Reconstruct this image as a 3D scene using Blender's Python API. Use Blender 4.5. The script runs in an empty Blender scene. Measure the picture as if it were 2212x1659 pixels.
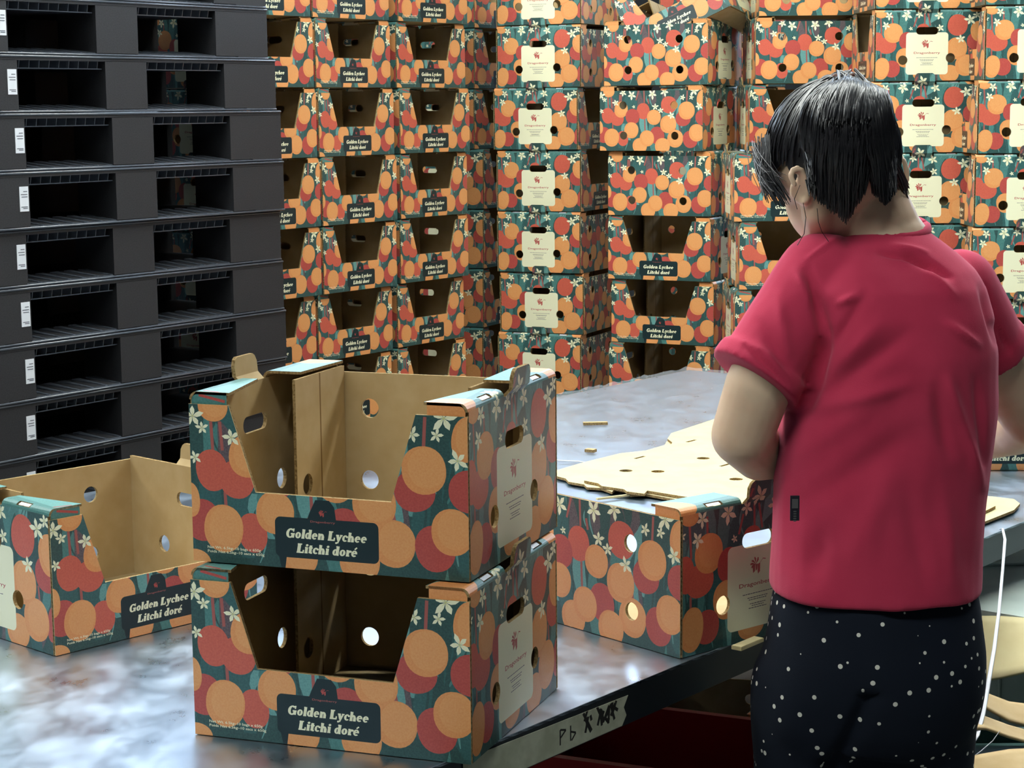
import bpy, math, random
from math import sin, cos, pi, tan, atan2, radians as R
from mathutils import Vector, Matrix
from mathutils.geometry import delaunay_2d_cdt
import numpy as np

# ------------------------------------------------------------------ camera
scene = bpy.context.scene
COL = scene.collection
F, PIT, ROL, CZ = 4200.0, 0.1422, -0.0098, 1.555
cam_d = bpy.data.cameras.new('camera')
cam_d.sensor_width = 36.0
cam_d.lens = F / 2212 * 36.0
cam_d.clip_start = 0.05
cam = bpy.data.objects.new('camera', cam_d)
COL.objects.link(cam)
cam.matrix_world = Matrix.Translation((0, 0, CZ)) @ Matrix.Rotation(pi / 2 - PIT, 4, 'X') @ Matrix.Rotation(ROL, 4, 'Z')
scene.camera = cam

# ------------------------------------------------------------------ world, exposure
w = bpy.data.worlds.new('hall_air'); scene.world = w
w.use_nodes = True
bg = w.node_tree.nodes['Background']
bg.inputs[0].default_value = (0.80, 0.90, 1.0, 1)
bg.inputs[1].default_value = 0.05
scene.view_settings.view_transform = 'Standard'
scene.view_settings.look = 'None'
scene.view_settings.gamma = 1
scene.view_settings.use_curve_mapping = False
scene.view_settings.exposure = 0.15
scene.cycles.diffuse_bounces = 1
LAMP_KEY, LAMP_SIDE, LAMP_FILL, ADDED_GLOW = 62.0, 46.0, 25.0, 8.0
# ceiling lights: (x, y, z, yaw, strength)
LIGHTS = [(-3.9, 4.3, 3.9, 0, LAMP_KEY), (-2.2, 4.3, 3.9, 0, LAMP_KEY), (-.5, 4.3, 3.9, 0, LAMP_KEY), (1.2, 4.3, 3.9, 0, LAMP_SIDE), (2.9, 4.3, 3.9, 0, LAMP_SIDE),
          (-5.2, 0.3, 3.9, 0, LAMP_FILL), (-3.5, 0.3, 3.9, 0, LAMP_FILL), (-1.8, 0.3, 3.9, 0, LAMP_FILL), (-.1, 0.3, 3.9, 0, LAMP_FILL)]


def P(px, py, Y):
    """the point at distance Y in front of the camera that the photo shows at px, py"""
    a, b = px - 1106, py - 829.5
    cr, sr = cos(ROL), sin(ROL)
    u, v = cr * a + sr * b, -sr * a + cr * b
    dx, dy, dz = u / F, cos(PIT) - v / F * sin(PIT), -sin(PIT) - v / F * cos(PIT)
    t = Y / dy
    return Vector((dx * t, Y, CZ + dz * t))


def XofPx(px, Y, z):
    d = Y * cos(PIT) - (z - CZ) * sin(PIT)
    wv = F * (-(Y * sin(PIT) + (z - CZ) * cos(PIT))) / d
    return ((px - 1106) + sin(ROL) * wv) / cos(ROL) * d / F


# ------------------------------------------------------------------ materials
def lin(c):
    c = c / 255
    return c / 12.92 if c <= 0.04045 else ((c + 0.055) / 1.055) ** 2.4


def rgb(r, g, b): return (lin(r), lin(g), lin(b), 1)


M = {}


def mat(name, col, rough=0.5, metal=0.0, col2=None, nscale=60, bump=0.0, bscale=200, spec=0.5, coat=0.0, emit=None, aniso=0, stretch=(1, 1, 1), detail=3, lo=.35, hi=.65):
    m = bpy.data.materials.new(name); m.use_nodes = True
    nt = m.node_tree; b = nt.nodes['Principled BSDF']
    b.inputs['Base Color'].default_value = col
    b.inputs['Roughness'].default_value = rough
    b.inputs['Metallic'].default_value = metal
    b.inputs['Specular IOR Level'].default_value = spec
    b.inputs['Coat Weight'].default_value = coat
    b.inputs['Coat Roughness'].default_value = 0.25
    tc = nt.nodes.new('ShaderNodeTexCoord')
    mp = nt.nodes.new('ShaderNodeMapping'); mp.inputs['Scale'].default_value = stretch
    nt.links.new(tc.outputs['Object'], mp.inputs[0])
    if col2:
        n = nt.nodes.new('ShaderNodeTexNoise'); n.inputs['Scale'].default_value = nscale; n.inputs['Detail'].default_value = detail
        nt.links.new(mp.outputs[0], n.inputs['Vector'])
        mr = nt.nodes.new('ShaderNodeMapRange'); mr.inputs[1].default_value = lo; mr.inputs[2].default_value = hi
        nt.links.new(n.outputs['Fac'], mr.inputs[0])
        mx = nt.nodes.new('ShaderNodeMix'); mx.data_type = 'RGBA'
        mx.inputs[6].default_value = col; mx.inputs[7].default_value = col2
        nt.links.new(mr.outputs[0], mx.inputs[0]); nt.links.new(mx.outputs[2], b.inputs['Base Color'])
    if bump:
        n = nt.nodes.new('ShaderNodeTexNoise'); n.inputs['Scale'].default_value = bscale; n.inputs['Detail'].default_value = 3
        nt.links.new(mp.outputs[0], n.inputs['Vector'])
        bp = nt.nodes.new('ShaderNodeBump'); bp.inputs['Strength'].default_value = bump; bp.inputs['Distance'].default_value = 0.002
        nt.links.new(n.outputs['Fac'], bp.inputs['Height']); nt.links.new(bp.outputs[0], b.inputs['Normal'])
    if emit:
        b.inputs['Emission Color'].default_value = emit[0]; b.inputs['Emission Strength'].default_value = emit[1]
    M[name] = m
    return m


PR = dict(rough=0.44, coat=0.2, bump=0.08, bscale=350, nscale=420, detail=4)
mat('ink_orange', rgb(238, 162, 98), col2=rgb(232, 152, 88), **PR)
mat('ink_orange_light', rgb(240, 170, 106), col2=rgb(236, 160, 96), **PR)
mat('ink_red', rgb(216, 104, 82), col2=rgb(206, 92, 74), **PR)
mat('ink_crimson', rgb(196, 86, 76), col2=rgb(184, 74, 68), **PR)
mat('ink_cream', rgb(250, 248, 212), **PR)
mat('ink_yellow', rgb(214, 214, 140), **PR)
mat('ink_night', rgb(16, 42, 46), **PR)
mat('ink_dark', rgb(42, 74, 72), col2=rgb(54, 90, 86), **PR)
mat('ink_teal', rgb(70, 122, 118), col2=rgb(84, 138, 132), **PR)
mat('ink_teal_light', rgb(112, 168, 162), col2=rgb(98, 152, 148), **PR)
mat('ink_teal_deep', rgb(48, 90, 90), col2=rgb(58, 104, 102), **PR)
mat('ink_plum', rgb(108, 98, 100), col2=rgb(88, 74, 80), **PR)
mat('ink_stem', rgb(172, 92, 84), **PR)
mat('kraft', rgb(206, 180, 136), rough=0.75, col2=rgb(198, 170, 124), nscale=30, bump=0.05, bscale=500, spec=.2, detail=5)
mat('kraft_crease', rgb(140, 108, 66), rough=0.8, spec=.2)
mat('kraft_edge', rgb(176, 148, 104), rough=0.9, col2=rgb(120, 96, 60), nscale=350, spec=.1)
mat('kraft_pale', rgb(226, 212, 164), rough=0.7, col2=rgb(220, 204, 154), nscale=20, spec=.2)
mat('pallet_black', rgb(46, 47, 50), rough=0.42, col2=rgb(56, 56, 59), nscale=300, bump=.25, bscale=900, spec=.4)
mat('pallet_lip', rgb(78, 84, 94), rough=0.22, spec=.9)  # same black plastic, its edge glare put into a lighter bluish colour
mat('sticker_white', rgb(235, 238, 245), rough=.35)
mat('sticker_ink', rgb(90, 95, 105), rough=.6)
mat('skin', rgb(238, 208, 178), rough=.5, col2=rgb(232, 198, 168), nscale=25, bump=.05, bscale=400, spec=.4)
M['skin'].node_tree.nodes['Principled BSDF'].inputs['Subsurface Weight'].default_value = 0.12
M['skin'].node_tree.nodes['Principled BSDF'].inputs['Subsurface Radius'].default_value = (.012, .005, .003)
mat('cotton_pink', rgb(208, 62, 94), rough=.85, col2=rgb(200, 56, 88), nscale=12, bump=.18, bscale=900, spec=.15)
M['cotton_pink'].node_tree.nodes['Principled BSDF'].inputs['Sheen Weight'].default_value = .25
M['cotton_pink'].node_tree.nodes['Principled BSDF'].inputs['Sheen Tint'].default_value = (1, .6, .7, 1)
mat('hair_black', rgb(20, 20, 24), rough=.33, spec=.55, col2=rgb(30, 28, 32), nscale=80)
mat('hair_grey', rgb(90, 88, 90), rough=.4, spec=.5)
mat('scrunchie', rgb(96, 60, 46), rough=.8)
mat('rubber_dark', rgb(40, 38, 40), rough=.7)
mat('tag_black', rgb(24, 22, 36), rough=.6)
mat('steel_dark', rgb(52, 58, 64), rough=.42, metal=.7)
mat('tape_cream', rgb(214, 220, 196), rough=.6, col2=rgb(190, 196, 170), nscale=40)
mat('marker_black', rgb(26, 26, 24), rough=.6)
mat('crate_red', rgb(190, 22, 30), rough=.4, spec=.5)
mat('strap_white', rgb(226, 228, 238), rough=.35)
mat('wrap_white', rgb(222, 236, 228), rough=.4, col2=rgb(190, 206, 200), nscale=5)
mat('concrete', rgb(120, 122, 120), rough=.7, col2=rgb(96, 98, 96), nscale=4, bump=.1, bscale=60)
mat('wall_paint', rgb(52, 54, 56), rough=.8, col2=rgb(46, 48, 50), nscale=2)
mat('ceiling_paint', rgb(200, 204, 208), rough=.8)
mat('lamp_body', rgb(220, 222, 225), rough=.4)

# navy cloth scattered with small white flecks
m = mat('navy_dots', rgb(20, 27, 40), rough=.85, spec=.2, bump=.12, bscale=700)
nt = m.node_tree; b = nt.nodes['Principled BSDF']
tc = nt.nodes.new('ShaderNodeTexCoord'); vo = nt.nodes.new('ShaderNodeTexVoronoi')
vo.inputs['Scale'].default_value = 52; nt.links.new(tc.outputs['Object'], vo.inputs['Vector'])
lt = nt.nodes.new('ShaderNodeMath'); lt.operation = 'LESS_THAN'; lt.inputs[1].default_value = .17
nt.links.new(vo.outputs['Distance'], lt.inputs[0])
mx = nt.nodes.new('ShaderNodeMix'); mx.data_type = 'RGBA'
mx.inputs[6].default_value = rgb(20, 27, 40); mx.inputs[7].default_value = rgb(235, 235, 225)
nt.links.new(lt.outputs[0], mx.inputs[0]); nt.links.new(mx.outputs[2], b.inputs['Base Color'])

# brushed, scratched steel sheet
m = mat('steel_top', (0.62, 0.65, 0.68, 1), rough=.2, metal=1.0)
nt = m.node_tree; b = nt.nodes['Principled BSDF']
tc = nt.nodes.new('ShaderNodeTexCoord')
n1 = nt.nodes.new('ShaderNodeTexNoise'); n1.inputs['Scale'].default_value = 11; n1.inputs['Detail'].default_value = 8; n1.inputs['Roughness'].default_value = .65
mp = nt.nodes.new('ShaderNodeMapping'); mp.inputs['Scale'].default_value = (1.6, 1, 1)
nt.links.new(tc.outputs['Object'], mp.inputs[0]); nt.links.new(mp.outputs[0], n1.inputs['Vector'])
mr = nt.nodes.new('ShaderNodeMapRange'); mr.inputs[1].default_value = .3; mr.inputs[2].default_value = .7; mr.inputs[3].default_value = .24; mr.inputs[4].default_value = .46
nt.links.new(n1.outputs['Fac'], mr.inputs[0]); nt.links.new(mr.outputs[0], b.inputs['Roughness'])
cr_ = nt.nodes.new('ShaderNodeMix'); cr_.data_type = 'RGBA'
cr_.inputs[6].default_value = (.42, .51, .63, 1); cr_.inputs[7].default_value = (.62, .72, .86, 1)
nt.links.new(n1.outputs['Fac'], cr_.inputs[0]); nt.links.new(cr_.outputs[2], b.inputs['Base Color'])
n2 = nt.nodes.new('ShaderNodeTexNoise'); n2.inputs['Scale'].default_value = 22; n2.inputs['Detail'].default_value = 8
mp2 = nt.nodes.new('ShaderNodeMapping'); mp2.inputs['Scale'].default_value = (1, 6, 1)
nt.links.new(tc.outputs['Object'], mp2.inputs[0]); nt.links.new(mp2.outputs[0], n2.inputs['Vector'])
bp = nt.nodes.new('ShaderNodeBump'); bp.inputs['Strength'].default_value = .06; bp.inputs['Distance'].default_value = .002
nt.links.new(n2.outputs['Fac'], bp.inputs['Height']); nt.links.new(bp.outputs[0], b.inputs['Normal'])

# crinkled clear film
m = mat('clear_film', (.70, .78, .86, 1), rough=.22, spec=.6)
nt = m.node_tree; b = nt.nodes['Principled BSDF']
b.inputs['Alpha'].default_value = .22
tc = nt.nodes.new('ShaderNodeTexCoord'); mp = nt.nodes.new('ShaderNodeMapping'); mp.inputs['Scale'].default_value = (5, 1.2, 1)
mp.inputs['Rotation'].default_value = (0, 0, .9)
n2 = nt.nodes.new('ShaderNodeTexNoise'); n2.inputs['Scale'].default_value = 9; n2.inputs['Detail'].default_value = 5
nt.links.new(tc.outputs['Object'], mp.inputs[0]); nt.links.new(mp.outputs[0], n2.inputs['Vector'])
bp = nt.nodes.new('ShaderNodeBump'); bp.inputs['Strength'].default_value = .7; bp.inputs['Distance'].default_value = .01
nt.links.new(n2.outputs['Fac'], bp.inputs['Height']); nt.links.new(bp.outputs[0], b.inputs['Normal'])


# ------------------------------------------------------------------ mesh helpers
class MB:
    def __init__(s): s.v = []; s.f = []; s.m = []; s.smooth = []

    def add(s, vs, fs, m, sm=False):
        o = len(s.v); s.v.extend([tuple(v) for v in vs])
        for f in fs: s.f.append(tuple(o + i for i in f)); s.m.append(m); s.smooth.append(sm)

    def box(s, x0, x1, y0, y1, z0, z1, m, T=None):
        vs = [(x, y, z) for z in (z0, z1) for y in (y0, y1) for x in (x0, x1)]
        if T: vs = [T(Vector(v)) for v in vs]
        s.add(vs, [(0, 2, 3, 1), (4, 5, 7, 6), (0, 1, 5, 4), (1, 3, 7, 5), (3, 2, 6, 7), (2, 0, 4, 6)], m)

    def hull(s, vs, m):   # 8 corners, bottom loop of 4 then top loop of 4
        s.add(vs, [(3, 2, 1, 0), (4, 5, 6, 7), (0, 1, 5, 4), (1, 2, 6, 5), (2, 3, 7, 6), (3, 0, 4, 7)], m)

    def tube(s, pts, rad, m, n=6, caps=True, flat=None):
        pts = [Vector(p) for p in pts]
        if not hasattr(rad, '__len__'): rad = [rad] * len(pts)
        up = Vector((0.123, 0.21, 0.97)); vs = []
        for i, p in enumerate(pts):
            t = (pts[min(i + 1, len(pts) - 1)] - pts[max(i - 1, 0)]).normalized()
            a = t.cross(up)
            if a.length < 1e-3: a = t.cross(Vector((1, 0, 0)))
            a.normalize(); b_ = t.cross(a)
            for k in range(n):
                an = 2 * pi * k / n
                vs.append(p + a * cos(an) * rad[i] + b_ * sin(an) * rad[i] * (flat or 1))
        fs = []
        for i in range(len(pts) - 1):
            for k in range(n):
                fs.append((i * n + k, i * n + (k + 1) % n, (i + 1) * n + (k + 1) % n, (i + 1) * n + k))
        if caps:
            fs.append(tuple(reversed(range(n)))); fs.append(tuple((len(pts) - 1) * n + k for k in range(n)))
        s.add(vs, fs, m, True)

    def sphere(s, c, r, m, T=None, nu=16, nv=10):
        c = Vector(c)
        if not hasattr(r, '__len__'): r = (r, r, r)
        vs = []; fs = []
        for j in range(1, nv):
            th = pi * j / nv
            for i in range(nu):
                ph = 2 * pi * i / nu
                vs.append(Vector((sin(th) * cos(ph) * r[0], sin(th) * sin(ph) * r[1], cos(th) * r[2])))
        vs.append(Vector((0, 0, r[2]))); vs.append(Vector((0, 0, -r[2])))
        if T: vs = [T @ v for v in vs]
        vs = [c + v for v in vs]
        for j in range(nv - 2):
            for i in range(nu):
                fs.append((j * nu + i, (j + 1) * nu + i, (j + 1) * nu + (i + 1) % nu, j * nu + (i + 1) % nu))
        t = (nv - 1) * nu
        for i in range(nu):
            fs.append((t, i, (i + 1) % nu)); fs.append((t + 1, (nv - 2) * nu + (i + 1) % nu, (nv - 2) * nu + i))
        s.add(vs, fs, m, True)

    def loft(s, rings, m, sm=True, caps=True):
        n = len(rings[0]); vs = [p for r in rings for p in r]; fs = []
        for i in range(len(rings) - 1):
            for k in range(n): fs.append((i * n + k, i * n + (k + 1) % n, (i + 1) * n + (k + 1) % n, (i + 1) * n + k))
        if caps: fs.append(tuple(reversed(range(n)))); fs.append(tuple((len(rings) - 1) * n + k for k in range(n)))
        s.add(vs, fs, m, sm)

    def mesh(s, name):
        me = bpy.data.meshes.new(name)
        me.from_pydata(s.v, [], s.f)
        names = sorted(set(s.m)); idx = {n_: i for i, n_ in enumerate(names)}
        for n_ in names: me.materials.append(M[n_])
        me.polygons.foreach_set('material_index', [idx[x] for x in s.m])
        me.polygons.foreach_set('use_smooth', s.smooth)
        me.update()
        return me


def link(name, data, parent=None):
    o = bpy.data.objects.new(name, data); COL.objects.link(o)
    if parent: o.parent = parent
    return o


def tag(o, label=None, cat=None, group=None, kind=None):
    if label: o['label'] = label
    if cat: o['category'] = cat
    if group: o['group'] = group
    if kind: o['kind'] = kind
    return o


def empty(name, loc=(0, 0, 0), rz=0):
    o = link(name, None); o.location = loc; o.rotation_euler = (0, 0, rz); o.empty_display_size = .05
    return o


def cdt(polys, lines=()):
    vs = []; fs = []; es = []
    for p in polys:
        if sum(p[i][0] * p[(i + 1) % len(p)][1] - p[(i + 1) % len(p)][0] * p[i][1] for i in range(len(p))) < 0: p = p[::-1]
        o = len(vs); vs.extend([Vector((a, b_)) for a, b_ in p]); fs.append(list(range(o, o + len(p))))
    for a, b_ in lines:
        o = len(vs); vs.extend([Vector(a), Vector(b_)]); es.append((o, o + 1))
    r = delaunay_2d_cdt(vs, es, fs, 0, 2e-6)
    V = np.array([(v[0], v[1]) for v in r[0]]); Fs = [tuple(f) for f in r[2]]
    tri = np.array([f[:3] for f in Fs]); C = V[tri].mean(axis=1); x, y = C[:, 0], C[:, 1]
    E1, E2 = V[tri[:, 1]] - V[tri[:, 0]], V[tri[:, 2]] - V[tri[:, 0]]
    ok = np.abs(E1[:, 0] * E2[:, 1] - E1[:, 1] * E2[:, 0]) > 1e-12
    ins = []
    for p in polys:
        q = np.array(p); sel = np.where((x > q[:, 0].min()) & (x < q[:, 0].max()) & (y > q[:, 1].min()) & (y < q[:, 1].max()))[0]
        c = np.zeros(len(sel), bool); xs, ys = x[sel], y[sel]
        for i in range(len(q)):
            x0, y0 = q[i]; x1, y1 = q[(i + 1) % len(q)]
            if y0 == y1: continue
            h = ((y0 > ys) != (y1 > ys)) & (xs < (x1 - x0) * (ys - y0) / (y1 - y0) + x0); c ^= h
        m = np.zeros(len(x), bool); m[sel[c]] = True; ins.append(m & ok)
    return V, Fs, ins


def panel(mb, outline, holes, art, fmap, w0, w1, front, back, edge, lines=()):
    """flat sheet cut to outline and holes; art = list of (polygon, ink) painted in order on the w0 side"""
    nh = len(holes)
    V, Fs, O = cdt([outline] + holes + [a[0] for a in art], lines)
    keep = O[0].copy()
    for k in range(nh): keep &= ~O[1 + k]
    top = np.full(len(Fs), -1)
    for k in range(len(art)): top[O[1 + nh + k]] = k
    inks = {}
    for i in np.where(keep)[0]:
        inks.setdefault(front if top[i] < 0 else art[top[i]][1], []).append(Fs[i])
    base = len(mb.v); mb.v.extend([tuple(fmap(v[0], v[1], w0)) for v in V])
    for ink, fl in inks.items():
        for f in fl: mb.f.append(tuple(base + i for i in f)); mb.m.append(ink); mb.smooth.append(False)
    V, Fs, O = cdt([outline] + holes, lines)
    base = len(mb.v); mb.v.extend([tuple(fmap(v[0], v[1], w1)) for v in V])
    keep = O[0].copy()
    for k in range(nh): keep &= ~O[1 + k]
    for i, f in enumerate(Fs):
        if keep[i]:
            mb.f.append(tuple(base + i for i in reversed(f))); mb.m.append(back); mb.smooth.append(False)
    for loop in [outline] + holes:
        n = len(loop); base = len(mb.v)
        for a, b_ in loop: mb.v.append(tuple(fmap(a, b_, w0))); mb.v.append(tuple(fmap(a, b_, w1)))
        for i in range(n):
            j = (i + 1) % n
            mb.f.append((base + 2 * i, base + 2 * i + 1, base + 2 * j + 1, base + 2 * j)); mb.m.append(edge); mb.smooth.append(False)


# ------------------------------------------------------------------ printed art
def ell(cx, cy, rx, ry, n=26, rot=0.0, e=2.15):
    out = []
    for k in range(n):
        a = 2 * pi * k / n
        x = abs(cos(a)) ** (2 / e) * rx * (1 if cos(a) > 0 else -1); y = abs(sin(a)) ** (2 / e) * ry * (1 if sin(a) > 0 else -1)
        out.append((cx + x * cos(rot) - y * sin(rot), cy + x * sin(rot) + y * cos(rot)))
    return out


def flower(cx, cy, r, rot, art):
    for k in range(5):
        a = rot + k * 2 * pi / 5; L_ = r * (1 + .12 * sin(k * 2.3 + rot * 7)); ww = r * .24
        ax, ay = cos(a), sin(a); nx, ny = -ay, ax
        art.append(([(cx, cy), (cx + ax * L_ * .35 + nx * ww * .8, cy + ay * L_ * .35 + ny * ww * .8), (cx + ax * L_ * .65 + nx * ww, cy + ay * L_ * .65 + ny * ww),
                     (cx + ax * L_, cy + ay * L_), (cx + ax * L_ * .65 - nx * ww * .8, cy + ay * L_ * .65 - ny * ww * .8), (cx + ax * L_ * .35 - nx * ww * .8, cy + ay * L_ * .35 - ny * ww * .8)], 'ink_cream'))
    for k in range(5):
        a = rot + k * 2 * pi / 5; ax, ay = cos(a), sin(a); nx, ny = -ay * r * .03, ax * r * .03
        art.append(([(cx + nx, cy + ny), (cx + ax * r * .5, cy + ay * r * .5), (cx - nx, cy - ny)], 'ink_yellow'))


def leaf(cx, y0, y1, wd, bend, ink, art):
    n = 6; lft = []; rgt = []
    for i in range(n + 1):
        t = i / n; y = y0 + (y1 - y0) * t; x = cx + bend * sin(pi * t) + bend * .6 * t; ww = wd * (sin(pi * min(1, .12 + t * .88)) ** .7)
        lft.append((x - ww, y)); rgt.append((x + ww, y))
    art.append((lft + rgt[::-1], ink))


def stroke(p0, p1, w_, ink, art):
    x0, y0 = p0; x1, y1 = p1; d = math.hypot(x1 - x0, y1 - y0); nx, ny = -(y1 - y0) / d * w_ / 2, (x1 - x0) / d * w_ / 2
    art.append(([(x0 + nx, y0 + ny), (x1 + nx, y1 + ny), (x1 - nx, y1 - ny), (x0 - nx, y0 - ny)], ink))


def foliage(W_, H_, seed, art):
    rnd = random.Random(seed)
    inks = ['ink_teal', 'ink_teal_deep', 'ink_teal_light', 'ink_dark', 'ink_plum', 'ink_teal', 'ink_teal_deep']
    for k in range(44):
        x = rnd.uniform(0, W_); y0 = rnd.uniform(-.15, .75) * H_; h = rnd.uniform(.3, .7) * H_
        leaf(x, y0, y0 + h, rnd.uniform(.008, .018), rnd.uniform(-.02, .02), rnd.choice(inks), art)
    for k in range(40):
        x = rnd.uniform(0, W_); y0 = rnd.uniform(0, .85) * H_; h = rnd.uniform(.1, .3) * H_
        leaf(x, y0, y0 + h, rnd.uniform(.0008, .002), rnd.uniform(-.008, .008), rnd.choice(['ink_dark', 'ink_teal_light', 'ink_teal_deep', 'ink_dark']), art)


def lychee(cx, cy, rx, ry, kind, art, seed=0):
    rot = sin(seed * 1.7) * .2
    art.append((ell(cx, cy, rx, ry, rot=rot), {'O': 'ink_orange', 'R': 'ink_red', 'C': 'ink_crimson'}[kind]))
    if kind == 'O':
        art.append((ell(cx + rx * .12, cy + ry * .10, rx * .84, ry * .84, n=20, rot=rot), 'ink_orange_light'))


BL, BW, BP, BS = .36, .315, .193, .199   # carton length, width, front panel height, side panel height


def art_long():
    art = []; foliage(BL, BP, 5, art)

    def q(x, y):
        yt = 100 + (x - 55) * 90 / 1850; yb = 1250 + (x - 5) * 115 / 1880
        v = (yb - y) / (yb - yt); xl = 5 + 50 * v; xr = 1885 + 20 * v
        return ((x - xl) / (xr - xl) * BL, v * BP)
    for x, y0, y1, dx in [(200, 230, 440, 0), (262, 230, 440, 5), (418, 190, 330, -10), (770, 120, 320, -60), (860, 130, 380, 0), (858, 690, 910, 0), (925, 300, 400, 15), (1635, 190, 400, -15),
                          (265, 740, 870, 0), (1400, 850, 940, 10), (440, 200, 340, 0), (1090, 1000, 1100, 0)]:
        stroke(q(x, y0), q(x + dx, y1), .0042, 'ink_stem', art)
    for i, (x, y, rx, ry, k) in enumerate([(222, 110, 105, 120, 'O'), (185, 585, 112, 152, 'R'), (355, 650, 120, 140, 'R'), (432, 480, 122, 155, 'O'), (835, 535, 118, 155, 'R'), (635, 630, 125, 150, 'C'),
                                           (1025, 665, 125, 145, 'O'), (1300, 440, 140, 162, 'R'), (1550, 720, 135, 145, 'C'), (1615, 570, 145, 170, 'O'), (1900, 350, 100, 160, 'O'), (1910, 720, 140, 150, 'C'),
                                           (1075, 1020, 130, 170, 'C'), (1280, 815, 145, 170, 'O'), (90, 950, 120, 155, 'C'), (15, 800, 68, 128, 'O'), (440, 1040, 100, 145, 'R'), (237, 1010, 137, 175, 'O'),
                                           (605, 890, 130, 155, 'O'), (750, 1200, 130, 150, 'O'), (885, 1065, 130, 155, 'O'), (1400, 1100, 142, 170, 'O'), (1165, 1230, 135, 155, 'O'),
                                           (1670, 1130, 130, 165, 'C'), (1785, 1010, 135, 165, 'O'), (30, 1260, 100, 95, 'O')]):
        c = q(x, y); lychee(c[0], c[1], rx / 1860 * BL, ry / 1150 * BP, k, art, i)
    for i, (x, y, s) in enumerate([(75, 190, 75), (135, 275, 45), (335, 345, 62), (70, 490, 45), (480, 160, 68), (635, 215, 82), (1010, 220, 85), (1230, 185, 82), (1550, 315, 52), (1705, 320, 46),
                                   (1755, 200, 90), (1055, 465, 62), (1150, 540, 55), (665, 440, 32), (1340, 650, 68), (1835, 500, 68)]):
        c = q(x, y); flower(c[0], c[1], s / 1860 * BL, i * 1.37 + .3, art)
    return art


def rrect(x0, x1, y0, y1, r, n=5):
    o = []
    for cx, cy, a0 in [(x1 - r, y0 + r, -pi / 2), (x1 - r, y1 - r, 0), (x0 + r, y1 - r, pi / 2), (x0 + r, y0 + r, pi)]:
        for k in range(n + 1):
            a = a0 + pi / 2 * k / n; o.append((cx + r * cos(a), cy + r * sin(a)))
    return o


# slab italic lettering, strokes in units of the capital height
def ring(cx, cy, rx, ry, tx, ty, a0=0, a1=360, n=18):
    tx, ty = tx * 1.18, ty * 1.4
    A = [R(a0 + (a1 - a0) * k / n) for k in range(n + 1)]
    out = []
    for k in range(n):
        a, b_ = A[k], A[k + 1]
        out.append([(cx + rx * cos(a), cy + ry * sin(a)), (cx + rx * cos(b_), cy + ry * sin(b_)), (cx + (rx - tx) * cos(b_), cy + (ry - ty) * sin(b_)), (cx + (rx - tx) * cos(a), cy + (ry - ty) * sin(a))])
    return out


def bar(x0, y0, x1, y1, w_):
    w_ = w_ * 1.32
    d = math.hypot(x1 - x0, y1 - y0); nx, ny = -(y1 - y0) / d * w_ / 2, (x1 - x0) / d * w_ / 2
    return [[(x0 + nx, y0 + ny), (x1 + nx, y1 + ny), (x1 - nx, y1 - ny), (x0 - nx, y0 - ny)]]


def disc(x, y, r): return [[(x + r * cos(k * pi / 5), y + r * sin(k * pi / 5)) for k in range(10)]]


_arch = ring(.33, .36, .25, .31, .2, .14, 0, 150, 8) + bar(.48, 0, .48, .38, .2) + bar(.36, .05, .62, .05, .1)
_e = ring(.27, .33, .28, .35, .19, .1, 5, 318) + bar(.1, .36, .54, .36, .1)
SLAB = {
    'G': (ring(.42, .5, .42, .53, .23, .12, 48, 335) + bar(.46, .44, .86, .44, .12) + bar(.7, .02, .7, .44, .2) + bar(.7, .68, .7, 1.02, .1), .92),
    'o': (ring(.28, .33, .28, .35, .19, .1), .62), 'l': (bar(.16, 0, .16, 1, .21) + bar(0, .95, .16, .95, .1) + bar(.02, .05, .32, .05, .1), .35),
    'd': (ring(.26, .33, .26, .35, .18, .1) + bar(.46, 0, .46, 1, .21) + bar(.28, .95, .46, .95, .1) + bar(.46, .05, .62, .05, .1), .67),
    'e': (_e, .6), 'n': (bar(.15, 0, .15, .66, .2) + bar(0, .62, .15, .62, .1) + bar(.02, .05, .3, .05, .1) + _arch, .68),
    'L': (bar(.2, 0, .2, 1, .24) + bar(.02, .95, .44, .95, .1) + bar(.02, .06, .68, .06, .12) + bar(.64, 0, .64, .34, .1), .76),
    'y': (bar(.14, .64, .32, .06, .2) + bar(.52, .64, .24, -.24, .12) + disc(.13, -.22, .11) + bar(0, .62, .28, .62, .1) + bar(.38, .62, .64, .62, .1), .64),
    'c': (ring(.28, .33, .28, .35, .19, .1, 50, 318) + disc(.44, .5, .11), .54),
    'h': (bar(.15, 0, .15, 1, .2) + bar(0, .95, .15, .95, .1) + bar(.02, .05, .3, .05, .1) + _arch, .68),
    'i': (bar(.16, 0, .16, .66, .2) + bar(0, .62, .16, .62, .1) + bar(.02, .05, .32, .05, .1) + disc(.17, .87, .13), .36),
    't': (bar(.18, .03, .18, .88, .2) + bar(0, .61, .38, .61, .11) + bar(.18, .06, .38, .06, .12), .42),
    'r': (bar(.15, 0, .15, .66, .2) + bar(0, .62, .15, .62, .1) + bar(.02, .05, .34, .05, .1) + bar(.2, .42, .4, .6, .13) + disc(.4, .53, .12), .5),
    'é': (_e + bar(.26, .78, .44, 1.0, .11), .6), ' ': ([], .3)}


def slab(text, u0, u1, v, cap, ink, art):
    tot = sum(SLAB[c][1] for c in text); k = (u1 - u0) / tot; x = 0
    for c in text:
        g, adv = SLAB[c]
        for poly in g: art.append(([(u0 + (x + a + .16 * b_) * k, v + b_ * cap) for a, b_ in poly], ink))
        x += adv


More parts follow.
